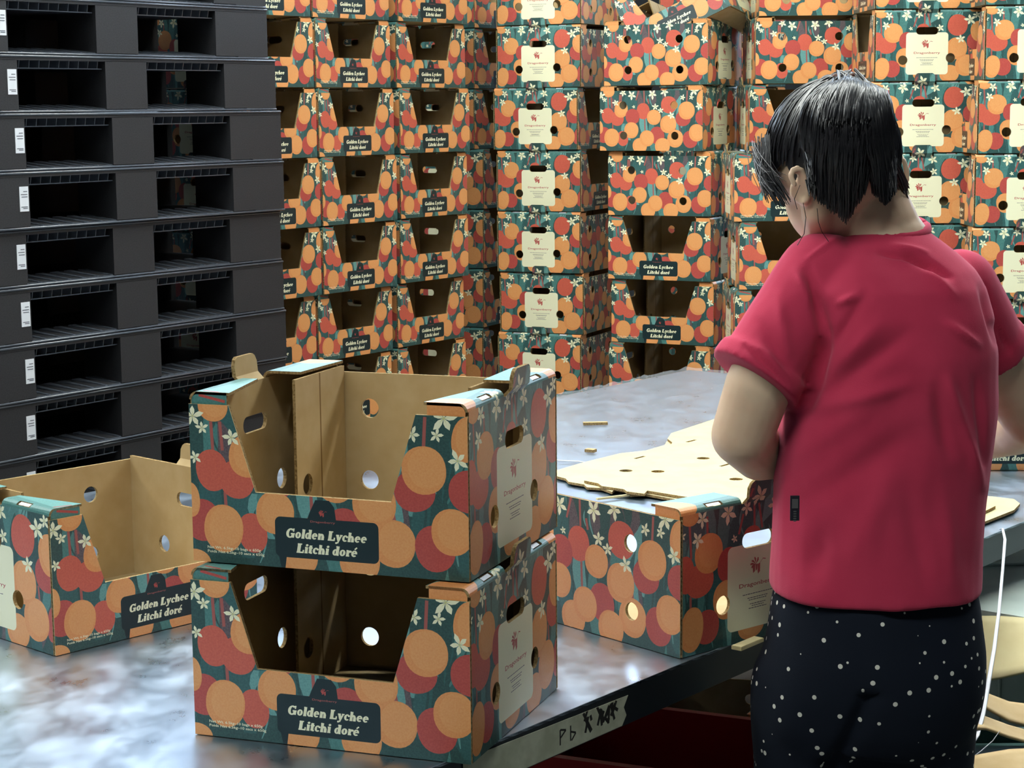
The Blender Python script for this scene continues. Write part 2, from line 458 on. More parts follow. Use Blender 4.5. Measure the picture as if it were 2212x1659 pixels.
def font_art(text, u0, u1, v, h, ink, art):
    cu = bpy.data.curves.new('t', 'FONT'); cu.body = text; cu.resolution_u = 2; cu.size = 1; cu.offset = .012
    ob = bpy.data.objects.new('t', cu); COL.objects.link(ob)
    dg = bpy.context.evaluated_depsgraph_get(); me = ob.evaluated_get(dg).to_mesh()
    xs = [p.co.x for p in me.vertices]; x0, x1 = min(xs), max(xs); k = (u1 - u0) / (x1 - x0)
    for p in me.polygons:
        art.append(([(u0 + (me.vertices[i].co.x - x0) * k, v + me.vertices[i].co.y * h) for i in p.vertices], ink))
    ob.evaluated_get(dg).to_mesh_clear(); bpy.data.objects.remove(ob); bpy.data.curves.remove(cu)


def emblem(cx, cy, s, ink, art):
    for a, l in [(100, 1), (135, .9), (170, .9), (205, .8), (65, .9)]:
        x, y = cos(R(a)), sin(R(a)); art.append(([(cx, cy + .25 * s), (cx + x * s * l - y * .16 * s, cy + .25 * s + (y * l * .8 + x * .16) * s), (cx + x * s * l * 1.1, cy + .25 * s + y * s * l * .9),
                                                  (cx + x * s * l * .8 + y * .16 * s, cy + .25 * s + (y * l * .6 - x * .16) * s)], ink))
    for x, h, ww in [(-.35, -.75, .2), (.05, -.55, .16), (.45, -.95, .24)]:
        art.append(([(cx + (x - ww) * s, cy + .2 * s), (cx + (x + ww) * s, cy + .3 * s), (cx + (x + ww * .9) * s, cy + h * .7 * s), (cx + (x - .1) * s, cy + h * s), (cx + (x - ww * .8) * s, cy + h * .6 * s)], ink))
    stroke((cx + .5 * s, cy + .2 * s), (cx + 1.15 * s, cy + .75 * s), .05 * s, ink, art)
    stroke((cx + 1.1 * s, cy + .75 * s), (cx + 1.6 * s, cy + .65 * s), .1 * s, ink, art)


def art_front():
    art = art_long(); h = BP
    lab = rrect(.31 * BL, .685 * BL, .068 * h, .322 * h, .007)
    art.append(([(.425 * BL, .30 * h), (.535 * BL, .30 * h), (.528 * BL, .40 * h), (.51 * BL, .44 * h), (.46 * BL, .44 * h), (.438 * BL, .36 * h)], 'ink_night'))
    art.append(([(.33 * BL, 0), (.345 * BL, 0), (.352 * BL, .09 * h), (.32 * BL, .09 * h)], 'ink_night'))
    art.append((lab, 'ink_night'))
    slab('Golden Lychee', .348 * BL, .642 * BL, .193 * h, .0112, 'ink_cream', art)
    slab('Litchi doré', .386 * BL, .607 * BL, .102 * h, .0112, 'ink_cream', art)
    emblem(.482 * BL, .355 * h, .0042, 'ink_crimson', art)
    font_art('Dragonberry', .44 * BL, .53 * BL, .298 * h, .0034, 'ink_stem', art)
    font_art('Net Wt. 6.5kg–10 bags x 650g', .055 * BL, .255 * BL, .088 * h, .0046, 'ink_cream', art)
    font_art('Poids Net 6.5kg–10 sacs x 650g', .055 * BL, .268 * BL, .062 * h, .0046, 'ink_cream', art)
    return art


def art_side():
    art = []; foliage(BW, BS + .03, 9, art)

    def q(x, y):
        yt = 285 - (x - 95) * 30 / 1955; yb = 1600 + (x - 68) * 40 / 1952; v = (yb - y) / (yb - yt)
        xl = 68 + 27 * v; xr = 2020 + 30 * v
        return ((x - xl) / (xr - xl) * BW, v * BS)
    art.append(([q(885, 330), q(960, 330), q(960, 60), q(885, 60)], 'ink_plum'))
    art.append(([q(1100, 500), q(1255, 400), q(1255, 60), q(1190, 60)], 'ink_teal_light'))
    for x, y0, y1, dx in [(205, 390, 700, 15), (420, 330, 500, 0), (930, 120, 200, -30), (870, 370, 560, -60), (1010, 290, 520, 0), (1070, 290, 540, 40), (205, 1050, 1160, 0), (1810, 980, 1120, 10)]:
        stroke(q(x, y0), q(x + dx, y1), .0042, 'ink_stem', art)
    for i, (x, y, rx, ry, k) in enumerate([(205, 300, 115, 95, 'O'), (150, 840, 110, 180, 'R'), (320, 920, 170, 160, 'R'), (435, 680, 172, 192, 'O'), (680, 830, 140, 170, 'C'), (640, 1160, 160, 190, 'O'),
                                           (980, 600, 110, 100, 'R'), (1610, 525, 182, 210, 'R'), (1950, 850, 175, 175, 'C'), (2010, 650, 165, 205, 'O'), (1590, 990, 190, 215, 'O'), (2010, 1330, 85, 180, 'C'),
                                           (1450, 1490, 180, 170, 'O'), (1755, 1330, 195, 210, 'O'), (400, 1375, 150, 165, 'C'), (215, 1365, 140, 215, 'O'), (955, 1470, 170, 135, 'O')]):
        c = q(x, y); lychee(c[0], c[1], rx / 1955 * BW, ry / 1340 * BS, k, art, i + 3)
    for i, (x, y, s) in enumerate([(360, 350, 80), (300, 535, 78), (680, 335, 108), (915, 315, 75), (1035, 210, 105), (1275, 335, 90), (755, 595, 40), (1290, 580, 75), (1840, 415, 108), (1965, 320, 72),
                                   (1665, 800, 88), (115, 475, 45)]):
        c = q(x, y); flower(c[0], c[1], s / 1955 * BW, i * 1.21 + .9, art)
    x0, y0 = q(652, 1492); x1, y1 = q(1440, 668)
    art.append((rrect(x0, x1, y0, y1, .0095), 'ink_cream'))
    cx = (x0 + x1) / 2; L_ = x1 - x0
    emblem(cx - .004, q(1030, 905)[1], .0125, 'ink_crimson', art)
    font_art('Dragonberry', cx - L_ * .31, cx + L_ * .31, q(1030, 1090)[1], .0085, 'ink_crimson', art)
    for y, hw in [(1165, .25), (1205, .17), (1225, .15), (1265, .13), (1285, .10), (1307, .15)]:
        v = q(1030, y)[1]; x = cx - hw * L_; rnd = random.Random(y)
        while x < cx + hw * L_:
            ln = rnd.uniform(.0025, .006); stroke((x, v), (min(x + ln, cx + hw * L_), v), .0011, 'ink_plum', art); x += ln + .0009
    hole1 = ell(*q(603, 1208), .0138, .0138, n=22, e=2); hole2 = ell(*q(1475, 1178), .0138, .0138, n=22, e=2)
    hx0, hy0 = q(850, 712); hx1, hy1 = q(1255, 562)
    return art, [rrect(hx0, hx1, hy0, hy1, (hy1 - hy0) / 2 - .0005, 6), hole1, hole2]


T = .005


def flutes(mb, x_a, x_b, z0, z1, y0, y1):
    """corrugated core seen on the cut edge: a zigzag sheet between two liners"""
    n = int((z1 - z0) / .0034); pts = []
    for k in range(n + 1):
        pts.append((z0 + (z1 - z0) * k / n, y0 if k % 2 else y1))
    vs = []
    for z, y in pts: vs += [(x_a, y, z), (x_b, y, z)]
    mb.add(vs, [(2 * i, 2 * i + 1, 2 * i + 3, 2 * i + 2) for i in range(n)], 'kraft')
    vs = []
    for z, y in pts: vs += [(x_a, y, z + .0008), (x_b, y, z + .0008)]
    mb.add(vs, [(2 * i, 2 * i + 1, 2 * i + 3, 2 * i + 2) for i in range(n)], 'kraft_edge')


def long_panel(name, art, holes, cut, sgn):
    """front (sgn=1, at y=-W/2) or back (sgn=-1) panel"""
    mb = MB(); g = .0045
    yo = -sgn * BW / 2

    def fm(u, v, w_): return (sgn * (u - BL / 2), yo + sgn * w_, v)

    def outl(a, b_):
        if cut: return [(a, 0), (b_, 0), (b_, BP), (.822 * BL, BP), (.732 * BL, .458 * BP), (.241 * BL, .4625 * BP), (.149 * BL, BP), (a, BP)]
        return [(a, 0), (b_, 0), (b_, BP), (a, BP)]
    panel(mb, outl(0, BL), holes, art, fm, 0, .0007, 'ink_dark', 'kraft', 'kraft_pale')
    panel(mb, outl(g, BL - g), holes, [], fm, .0007, T - .0007, 'kraft', 'kraft', 'kraft_edge')
    panel(mb, outl(0, BL), holes, [], fm, T - .0007, T, 'kraft', 'kraft', 'kraft_edge')
    for xa, xb in ((-BL / 2, -BL / 2 + g), (BL / 2 - g, BL / 2)):
        ya, yb = sorted((yo + sgn * .0007, yo + sgn * (T - .0007)))
        flutes(mb, xa, xb, .001, BP - .001, ya, yb)
    return mb.mesh(name)


def bholes():
    out = []
    for x, y in [(475, 400), (1412, 455), (460, 985), (1398, 1045)]:
        yt = 100 + (x - 55) * 90 / 1850; yb = 1250 + (x - 5) * 115 / 1880; v = (yb - y) / (yb - yt)
        out.append(ell(((x - 5 - 50 * v) / 1880) * BL, v * BP, .0130, .0130, n=22, e=2))
    return out


def side_mesh():
    mb = MB(); art, holes = art_side()
    ty = .030; c = BW / 2
    o = [(T, 0), (BW - T, 0), (BW - T, BS), (c + ty, BS)] + [(c + ty, BS + .009), (c + ty, .222), (c + ty - .004, .229), (c + ty - .009, .232), (c - ty + .009, .232), (c - ty + .004, .229), (c - ty, .222), (c - ty, BS + .009), (c - ty, BS), (T, BS)]

    def fm(u, v, w_): return (BL / 2 - w_ + max(0, v - BS) * .10 + min(1, max(0, v - BS) / .009) * .0078, u - BW / 2, v)
    panel(mb, o, holes, art, fm, 0, T, 'ink_dark', 'kraft', 'kraft_edge', lines=[((T, BS), (BW - T, BS)), ((T, BS + .009), (BW - T, BS + .009))])
    return mb.mesh('side_panel')


def flap_mesh(sx, sy):
    """rolled top flap with its end fold, sx: side (+1 right), sy: -1 front, +1 rear"""
    mb = MB(); y0 = BW / 2 - .002; y1 = .036; r = .010; q = r * pi / 2; deep = .060 if sy < 0 else .064; tip = .036 if sy < 0 else .060
    outl = []; svals = [0, q * .25, q * .5, q * .75, q]
    outl = [(s, 0) for s in svals] + [(deep, 0), (tip, y0 - y1)] + [(s, y0 - y1) for s in reversed(svals)]

    def fm(s, v, w_):
        rr = r - w_
        if s < q: a = s / r; x, z = BL / 2 - r + rr * cos(a), BS - .001 + rr * sin(a)
        else: x, z = BL / 2 - r - (s - q), BS - .001 + rr
        return (sx * x, sy * (y0 - v), z)
    art = []
    hh = y0 - y1
    art.append(([(0, 0), (.07, 0), (.07, hh), (0, hh)], 'ink_teal'))
    art.append(([(.02, 0), (.07, 0), (.06, hh), (.03, hh)], 'ink_teal_light'))
    if sy < 0 and sx > 0:
        art.append((ell(.026, .002, .032, .034), 'ink_orange')); flower(.012, hh * .8, .016, .5, art)
    elif sy < 0: stroke((.045, .002), (.02, .01), .004, 'ink_crimson', art)
    else: art.append((ell(.026, .002, .034, .036), 'ink_orange'))
    slot = [(.006, hh * .42), (.015, hh * .42), (.015, hh * .70), (.006, hh * .70)]
    panel(mb, outl, [slot], art, fm, 0, .0035, 'ink_teal', 'kraft', 'kraft_edge', lines=[((s, 0), (s, hh)) for s in svals[1:]])
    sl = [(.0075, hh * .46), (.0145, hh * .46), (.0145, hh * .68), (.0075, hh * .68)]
    mb.add([fm(a_, b_, .0012) for a_, b_ in sl], [(0, 1, 2, 3)], 'sticker_white')  # glare on the flap roll, drawn as a white patch in the slot
    # end fold that closes the gap above the front or back panel

    def fe(u, v, w_): return (sx * (BL / 2 - .003 - u), sy * (BW / 2 - .002 - w_), BS - .010 + v)
    ea = [([(0, 0), (.06, 0), (.06, .03), (0, .03)], 'ink_teal')]
    if sy < 0 and sx > 0: ea.append((ell(.022, .012, .03, .03), 'ink_orange'))
    elif sy > 0: ea.append((ell(.022, .012, .03, .03), 'ink_orange'))
    elif sy < 0: stroke((.045, .008), (.01, .015), .0035, 'ink_crimson', ea)
    panel(mb, [(0, 0), (.0475, 0), (.0475, .0185), (.006, .0185), (0, .011)], [], ea, fe, 0, .003, 'ink_teal', 'kraft', 'kraft_edge')
    return mb.mesh('top_flap')


def post_mesh(sx):
    mb = MB(); x0 = BL / 2 - .062

    def fm(u, v, w_): return (sx * (x0 + w_), u, v)
    y0, y1 = .004, BW / 2 - T - .002
    cr = [([(y0 + .07, 0), (y0 + .0735, 0), (y0 + .0735, .21), (y0 + .07, .21)], 'kraft_crease')]
    panel(mb, [(y0, .006), (y1, .006), (y1, BS + .003), (y0, BS + .003)], [ell(y0 + .03, .062, .0138, .0138, n=20, e=2)], cr, fm, 0, .004, 'kraft', 'kraft', 'kraft_edge')
    return mb.mesh('inner_panel')


def base_mesh():
    mb = MB(); mb.box(-BL / 2 + T, BL / 2 - T, -BW / 2 + T, BW / 2 - T, 0.0, .005, 'kraft')
    return mb.mesh('base_panel')


PARTS = [('front_panel', long_panel('front_panel', art_front(), [], True, 1), 0),
         ('back_panel', long_panel('back_panel', art_long(), bholes(), False, -1), 0)]
_s = side_mesh()
PARTS += [('side_panel', _s, 0), ('side_panel', _s, pi), ('base_panel', base_mesh(), 0)]
for sx in (1, -1):
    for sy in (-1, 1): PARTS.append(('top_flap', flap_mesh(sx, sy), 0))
    PARTS.append(('inner_panel', post_mesh(sx), 0))


def carton(label, loc, yaw, group, tilt=(0, 0), skip=()):
    r = empty('fruit_carton', loc, yaw)
    if tilt != (0, 0): r.rotation_euler = (tilt[0], tilt[1], yaw)
    tag(r, label, 'cardboard box', group)
    for i_, (n, me, rz) in enumerate(PARTS):
        if i_ in skip: continue
        o = link(n, me, r)
        if rz: o.rotation_euler = (0, 0, rz)
    return r


def carton_corner(corner, d, label, group, face, z, jit=0.0):
    """place so the left bottom corner of the face turned to us is at corner, the face running along angle d"""
    wd, dp = (BL, BW) if face in ('front', 'back') else (BW, BL)
    ux, uy = cos(d), sin(d); nx, ny = -uy, ux
    cx = corner[0] + ux * wd / 2 + nx * dp / 2; cy = corner[1] + uy * wd / 2 + ny * dp / 2
    yaw = {'front': d, 'back': d + pi, 'sideR': d - pi / 2 + pi, 'sideL': d - pi / 2}[face]
    if face == 'sideL': yaw = d + pi / 2     # left end (-x) turned to us: front to the right
    if face == 'sideR': yaw = d - pi / 2     # right end (+x) turned to us: back to the right... swapped below
    return carton(label, (cx, cy, z), yaw, group)


# ------------------------------------------------------------------ room
def slab_obj(name, x0, x1, y0, y1, z0, z1, m):
    mb = MB(); mb.box(x0, x1, y0, y1, z0, z1, m); return tag(link(name, mb.mesh(name)), kind='structure')


slab_obj('floor', -7, 7, -3, 10.2, -.1, 0, 'concrete')
slab_obj('ceiling', -7, 7, -3, 10.2, 4.6, 4.7, 'ceiling_paint')
slab_obj('wall_left', -7.1, -7, -3, 10.2, 0, 4.6, 'wall_paint')
slab_obj('wall_right', 7, 7.1, -3, 10.2, 0, 4.6, 'wall_paint')
slab_obj('wall_front', -7, 7, -3.1, -3, 0, 4.6, 'wall_paint')
mb = MB()
mb.box(-7, 7, 10.1, 10.2, 0, 2.22, 'wall_paint'); mb.box(-7, 7, 10.1, 10.2, 4.2, 4.6, 'wall_paint')
for k in range(5): mb.box(-7 + k * 3.4, -6.6 + k * 3.4, 10.1, 10.2, 2.22, 4.2, 'wall_paint')
tag(link('wall_back', mb.mesh('wall_back')), kind='structure')
mat('window_day', (.75, .86, 1, 1), rough=.3, emit=((.66, .82, 1.0, 1), ADDED_GLOW))  # unseen glowing panels, added to give the steel table a bright reflection
for k in range(4):
    x0 = -6.6 + k * 3.4
    mb = MB(); mb.box(x0, x0 + 3.0, 10.12, 10.14, 2.22, 4.2, 'window_day')
    for j in range(1, 4): mb.box(x0 + j * .75 - .02, x0 + j * .75 + .02, 10.08, 10.12, 2.22, 4.2, 'lamp_body')
    tag(link('window_%d' % (k + 1), mb.mesh('window')), kind='structure')
for i, (x, y, z, yaw, st) in enumerate(LIGHTS):
    nm = 'lamp_glow_%d' % int(st)
    if nm not in M: mat(nm, (1, 1, 1, 1), emit=((.95, 1.0, .95, 1), st))
    r = empty('ceiling_light', (x, y, z), yaw)
    tag(r, 'long white ceiling light %s the packing table, on two wires' % ('beyond' if y > 2 else 'before'), 'light', 'ceiling lights in two rows')
    mb = MB(); mb.box(-.75, .75, -.17, .17, 0, .05, 'lamp_body'); link('housing', mb.mesh('housing'), r)
    mb = MB(); mb.box(-.72, .72, -.14, .14, -.008, -.001, nm); link('diffuser', mb.mesh('diffuser'), r)
    for s in (-1, 1):
        mb = MB(); mb.tube([(s * .5, 0, .05), (s * .5, 0, 4.6 - z)], .004, 'lamp_body'); link('wire', mb.mesh('wire'), r)


# ------------------------------------------------------------------ plastic pallets
def pallet_parts(PW, PD, PH):
    """x along the long face (0 = the end nearer the cartons), y depth, z up"""
    deck = MB(); t = .013; lip = .005
    for z in (PH - .0035,):
        for p0, p1 in (((0, 0), (PW, 0)), ((0, 0), (0, PD)), ((PW, 0), (PW, PD)), ((0, PD), (PW, PD))): deck.tube([(p0[0], p0[1], z), (p1[0], p1[1], z)], .0032, 'pallet_lip', 8)
    deck.box(0, PW, 0, PD, PH - t, PH - .001, 'pallet_black')
    xs = [(0, .208), (.50, .645), (.933, PW)]
    ys = [(0, .16), (PD / 2 - .08, PD / 2 + .08), (PD - .16, PD)]
    for a, b_ in ((.208, .50), (.645, .933)):              # ribs hanging under the deck inside each opening
        deck.box(a, b_, .012, .015, PH - t - .020, PH - t - .0175, 'pallet_lip')
        for k in range(9):
            x = a + (b_ - a) * (k + .5) / 9; deck.hull([(x, .012, PH - t - .018), (x + .002, .012, PH - t - .018), (x + .002, .9 * PD, PH - t - .018), (x, .9 * PD, PH - t - .018),
                                                         (x + .006, .002, PH - t), (x + .008, .002, PH - t), (x + .008, .9 * PD, PH - t), (x + .006, .9 * PD, PH - t)], 'pallet_lip')
    base = MB()
    for p0, p1 in (((0, 0), (PW, 0)), ((0, 0), (0, PD)), ((PW, 0), (PW, PD)), ((0, PD), (PW, PD))): base.tube([(p0[0], p0[1], .0035), (p1[0], p1[1], .0035)], .0030, 'pallet_lip', 8)
    base.hull([(0, .002, .0005), (PW, .002, .0005), (PW, .11, .0005), (0, .11, .0005), (0, .002, .006), (PW, .002, .006), (PW, .11, .019), (0, .11, .019)], 'pallet_black')
    base.box(0, PW, PD - .11, PD, 0.0005, .010, 'pallet_black'); base.box(0, .12, 0, PD, 0.0005, .008, 'pallet_black'); base.box(PW - .12, PW, 0, PD, 0.0005, .008, 'pallet_black')
    for a, b_ in ((.208, .50), (.645, .933)):
        base.hull([(a, .002, .0062), (b_, .002, .0062), (b_, .008, .0066), (a, .008, .0066), (a, .002, .0075), (b_, .002, .0075), (b_, .008, .0082), (a, .008, .0082)], 'pallet_lip')
        for k in range(7):
            x = a + (b_ - a) * k / 6; base.hull([(x - .003, .006, .0066), (x + .003, .006, .0066), (x + .03, .1, .0178), (x + .006, .1, .0178), (x - .003, .006, .009), (x + .003, .006, .009), (x + .03, .1, .021), (x + .006, .1, .021)], 'pallet_lip')
    base.box(.12, PW - .12, .10, PD - .1, .004, .009, 'pallet_black')  # solid plate added to stop light bouncing up inside the openings
    deck.box(.02, PW - .02, .42, .44, .008, PH - t, 'pallet_black')  # wall added across the inside to block light and keep the openings dark
    blocks = []
    for i, (a, b_) in enumerate(xs):
        for j, (c, d) in enumerate(ys):
            mb = MB(); ta = .02 if a > 0 else 0; tb = .02 if b_ < PW else 0; e = .0 if j == 0 else .02
            mb.hull([(a, c, .008), (b_, c, .008), (b_ - tb, d, .008), (a + ta, d, .008), (a, c, PH - t + .001), (b_, c, PH - t + .001), (b_ - tb, d, PH - t + .001), (a + ta, d, PH - t + .001)], 'pallet_black')
            if i == 0 and j == 0:
                for k in range(3): mb.box(-.004, .004, .002, .03, .03 + k * .017, .0325 + k * .017, 'pallet_lip')
            blocks.append(mb.mesh('block'))
    st = MB()
    sx = .937; st.box(sx, sx + .028, -.0012, -.0002, .045, .105, 'sticker_white')
    for zz, l in ((.092, .012), (.085, .02), (.079, .018), (.055, .02), (.0515, .014)): st.box(sx + .004, sx + .004 + l, -.0016, -.0010, zz, zz + .0018, 'sticker_ink')
    return [('deck', deck.mesh('deck')), ('bottom_frame', base.mesh('bottom_frame'))] + [('block', b_) for b_ in blocks] + [('sticker', st.mesh('sticker'))]


PAL = pallet_parts(1.14, 1.0, .14)


def pallet(label, loc, yaw, group, mirror=True, sticker=True):
    r = empty('plastic_pallet', loc, yaw)
    tag(r, label, 'pallet', group)
    for n, me in PAL:
        if n == 'sticker' and not sticker: continue
        o = link(n, me, r)
    return r


# the pallet's long face runs away from the cartons towards the camera's left; local +x is that way, local +y goes back
PA = atan2(-.824, -.565)
ORD = ['lowest', 'second lowest', 'third from the floor', 'fourth from the floor', 'fifth from the floor', 'sixth from the floor', 'seventh from the floor', 'eighth from the floor',
       'ninth from the floor', 'tenth from the floor', 'eleventh from the floor', 'third from the top', 'second from the top', 'topmost']
# jitter of each pallet's right end in photo pixels, from the floor up
# (mirrored in x so the depth lies behind the face)
for n_, me in PAL:
    for v in me.vertices: v.co.x = -v.co.x
    me.flip_normals()
PX_R = [618, 618, 618, 618, 617, 618, 618, 612, 606, 613, 607, 595, 577, 572]
for k in range(14):
    z = .008 + k * .14; Y = 5.5
    x = XofPx(PX_R[k], Y, z + .07)
    # local +x must point from left to right: yaw of the face direction left->right is PA+pi
    pallet('black plastic pallet, %s in the tall stack at the left' % ORD[k], (x, Y, z), PA + pi, 'pallets stacked at the left')

# ------------------------------------------------------------------ the wall of cartons
ROWN = {8: 'top row', 7: 'second row', 6: 'third row', 5: 'fourth row', 4: 'fifth row', 3: 'sixth row', 2: 'seventh row', 1: 'second row from the floor', 0: 'bottom row'}
a54, am = R(54), R(-25)
B_px = {8: 676, 7: 684, 6: 691, 5: 699, 4: 701, 3: 690, 2: 690, 1: 690, 0: 690}
C_px = {8: 861, 7: 858, 6: 866, 5: 867, 4: 867, 3: 861, 2: 862, 1: 862, 0: 862}
E_px = {8: 1072, 7: 1073, 6: 1067, 5: 1074, 4: 1075, 3: 1081, 2: 1077, 1: 1077, 0: 1077}
F_px = {7: 1305, 6: 1296, 5: 1314, 4: 1314, 3: 1321, 2: 1316, 1: 1316, 0: 1316}
G_px = {8: 1640, 7: 1632, 6: 1619, 5: 1586, 4: 1597, 3: 1587, 2: 1590, 1: 1590, 0: 1590}
H_px = {8: 1889, 7: 1887, 6: 1879, 5: 1874, 4: 1870, 3: 1868, 2: 1868, 1: 1868, 0: 1868}
I_px = {8: 2126, 7: 2125, 6: 2109, 5: 2102, 4: 2095, 3: 2090, 2: 2090, 1: 2090, 0: 2090}
rj = random.Random(3)
for k in range(8, -1, -1):
    z = .146 + .21 * k; row = ROWN[k]

    def put(px, Y, d, face, what, col, grp, dj=1.0):
        carton_corner((XofPx(px, Y, z), Y), d + R(rj.uniform(-dj, dj)), 'lychee carton, %s, %s, %s' % (what, row, col), grp, face, z)
    Yb = 5.96; xb = XofPx(B_px[k], Yb, z)
    d = a54 + R(rj.uniform(-1, 1))
    carton_corner((xb - cos(d) * (BL + .012), Yb - sin(d) * (BL + .012)), d, 'lychee carton partly behind the black pallets, %s' % row, 'cartons beside the black pallets', 'front', z)
    put(B_px[k], Yb, a54, 'front', 'cut-away front', 'column beside the pallets', 'cut-away cartons in the left stacks')
    put(C_px[k], 6.3, a54, 'front', 'cut-away front', 'second column from the pallets', 'cut-away cartons in the left stacks')
    if k >= 6: put(1026, 6.88, a54, 'front', 'shaded front', 'recess left of label column', 'shaded cartons in the recess')
    else: put(1054 - 178, 7.0, am, 'sideL', 'shaded end', 'recess left of label column', 'shaded cartons in the recess')
    put(E_px[k], 6.75, am, 'sideL' if k in (6, 5) else 'sideR', 'cream label end', 'label column in the middle', 'label ends in the middle column')
    if k in F_px:
        f = 'back' if k >= 5 else 'front'
        put(F_px[k], 6.42, R(-27), f, 'panel with four holes' if f == 'back' else 'cut-away front', 'column left of the person', 'cartons left of the person')
    put(1578, 7.05, R(50), 'back', 'shaded panel', 'gap left of the person\'s head', 'shaded cartons in the gap', 1)
    f = 'back' if k >= 7 else 'front'
    put(G_px[k], 6.2 if k >= 6 else 5.98, R(0.5), f, 'holed panel' if f == 'back' else 'cut-away front', 'column behind the person\'s head', 'cartons behind the head', .6)
    put(H_px[k], 5.80, R(0), 'sideR', 'cream label end', 'column right of the person\'s head', 'label ends on the right', .5)
    put(I_px[k], 5.62, R(0), 'sideR', 'cream label end', 'column at the right edge', 'label ends at the right edge', .5)
# pallets under the cartons
for (x, y, yw, sc, lb) in [(-.13, 6.58, 54, 1.0, 'left'), (.66, 6.23, -26, .80, 'middle'), (1.84, 5.63, 0, .86, 'right')]:
    pallet('black plastic pallet on the floor carrying the %s carton columns' % lb, (x, y, .004), R(yw), 'pallets under the cartons', sticker=False).scale = (sc, 1, 1)

# tilted carton on top of the column left of the person
c = carton('printed lychee carton lying tilted on top of the column left of the person', (0, 0, 0), 0, None)
c.rotation_euler = (R(-9), R(-24), R(-24))
c.location = P(1578, 12, 6.25) - c.rotation_euler.to_matrix() @ Vector((BL / 2, -BW / 2, 0))

# ------------------------------------------------------------------ cartons on the table
TZ = .80
stack_grp = None


def near(label, x, y, yaw, z, right=True):
    ux, uy = cos(yaw), sin(yaw); nx, ny = -uy, ux
    cx, cy = x - ux * BL / 2 + nx * BW / 2, y - uy * BL / 2 + ny * BW / 2
    return carton(label, (cx, cy, z), yaw, None)


near('open lychee carton on the steel table, lower one of the near stack', -.0513, 2.1632, -.3466, TZ + .001)
near('open lychee carton stacked on another, nearest and highest on the table', -.0514, 2.188, -.3525, TZ + .211)
u_ = (cos(.81), sin(.81)); n_ = (-sin(.81), cos(.81))
carton('open lychee carton at the left edge of the steel table', (-.6403 + u_[0] * BL / 2 + n_[0] * BW / 2, 2.632 + u_[1] * BL / 2 + n_[1] * BW / 2, TZ + .001), .81, None, skip=(5, 6, 7))
yC = -.8682
near_c = (.227, 2.5897)
ux, uy = cos(yC), sin(yC)
carton('half-folded lychee carton on the table in front of the person, holed back panel shown', (near_c[0] - ux * BL / 2 - uy * BW / 2, near_c[1] - uy * BL / 2 + ux * BW / 2, TZ + .001), yC + pi, None, skip=(0, 2, 5, 6, 7, 10))
carton('open lychee carton on the far right corner of the table, beyond the person', (1.03, 4.10, TZ + .001), R(-3), None)

# ------------------------------------------------------------------ steel table
TD = Vector((.62, .785)).normalized(); TN = Vector((TD.y, -TD.x))     # along, and outwards to the right
TO = Vector((.346, 2.72))                                           # a point on the right edge
TW, T0, T1 = 1.61, -1.55, 2.30


def tp(t, n, z):
    p = TO + TD * t + TN * n; return Vector((p.x, p.y, z))


TT = lambda v: tp(v.x, v.y, v.z)
tab = empty('packing_table')
tag(tab, 'large steel-topped packing table carrying the open cartons and flat blanks', 'table')
mb = MB(); mb.box(T0, T1, -TW, 0, TZ - .004, TZ, 'steel_top', TT)
o = link('tabletop', mb.mesh('tabletop'), tab)
mb = MB()
for args in [(T0, T1, -.004, .0, TZ - .052, TZ - .001), (T0, T1, -TW, -TW + .004, TZ - .052, TZ - .001), (T0, T0 + .004, -TW, 0, TZ - .052, TZ - .001), (T1 - .004, T1, -TW, 0, TZ - .052, TZ - .001)]:
    mb.box(*args, 'steel_dark', TT)
link('apron', mb.mesh('apron'), tab)
for t in (T0 + .06, -.5, T1 - .1):
    for n in (-TW + .06, -.06):
        mb = MB(); mb.box(t - .02, t + .02, n - .02, n + .02, .0, TZ - .005, 'steel_dark', TT); link('leg', mb.mesh('leg'), tab)
# tape strip with marker scrawl on the apron
tape = MB()
tm = lambda a, b_, w_: tp(a, .0012 + w_, b_)
ta, tb = -.66, -.325
scr = []
for x, g in [(-.470, 'P'), (-.448, 'D'), (-.412, 'a'), (-.385, 'b'), (-.352, 'c'), (-.372, 'd')]:
    zb = TZ - .040
    if g == 'P': ss = [((x, zb), (x, zb + .020)), ((x, zb + .020), (x + .012, zb + .017)), ((x + .012, zb + .017), (x, zb + .009))]
    elif g == 'D': ss = [((x, zb), (x, zb + .020)), ((x, zb + .012), (x + .011, zb + .008)), ((x + .011, zb + .008), (x + .002, zb))]
    else:
        rr = random.Random(g); ss = [((x + rr.uniform(-.010, .010), zb + rr.uniform(0, .03)), (x + rr.uniform(-.010, .010), zb + rr.uniform(0, .034))) for _ in range(6)]
    for p0, p1 in ss: stroke(p0, p1, .0026 if g in 'PD' else .0046, 'marker_black', scr)
panel(tape, [(ta, TZ - .05), (tb - .01, TZ - .05), (tb, TZ - .038), (tb - .006, TZ - .026), (tb + .004, TZ - .012), (ta, TZ - .006)], [], scr, tm, .0006, 0, 'tape_cream', 'tape_cream', 'tape_cream')
tag(link('tape_strip', tape.mesh('tape_strip'), tab), 'torn cream tape with black marker scrawl')

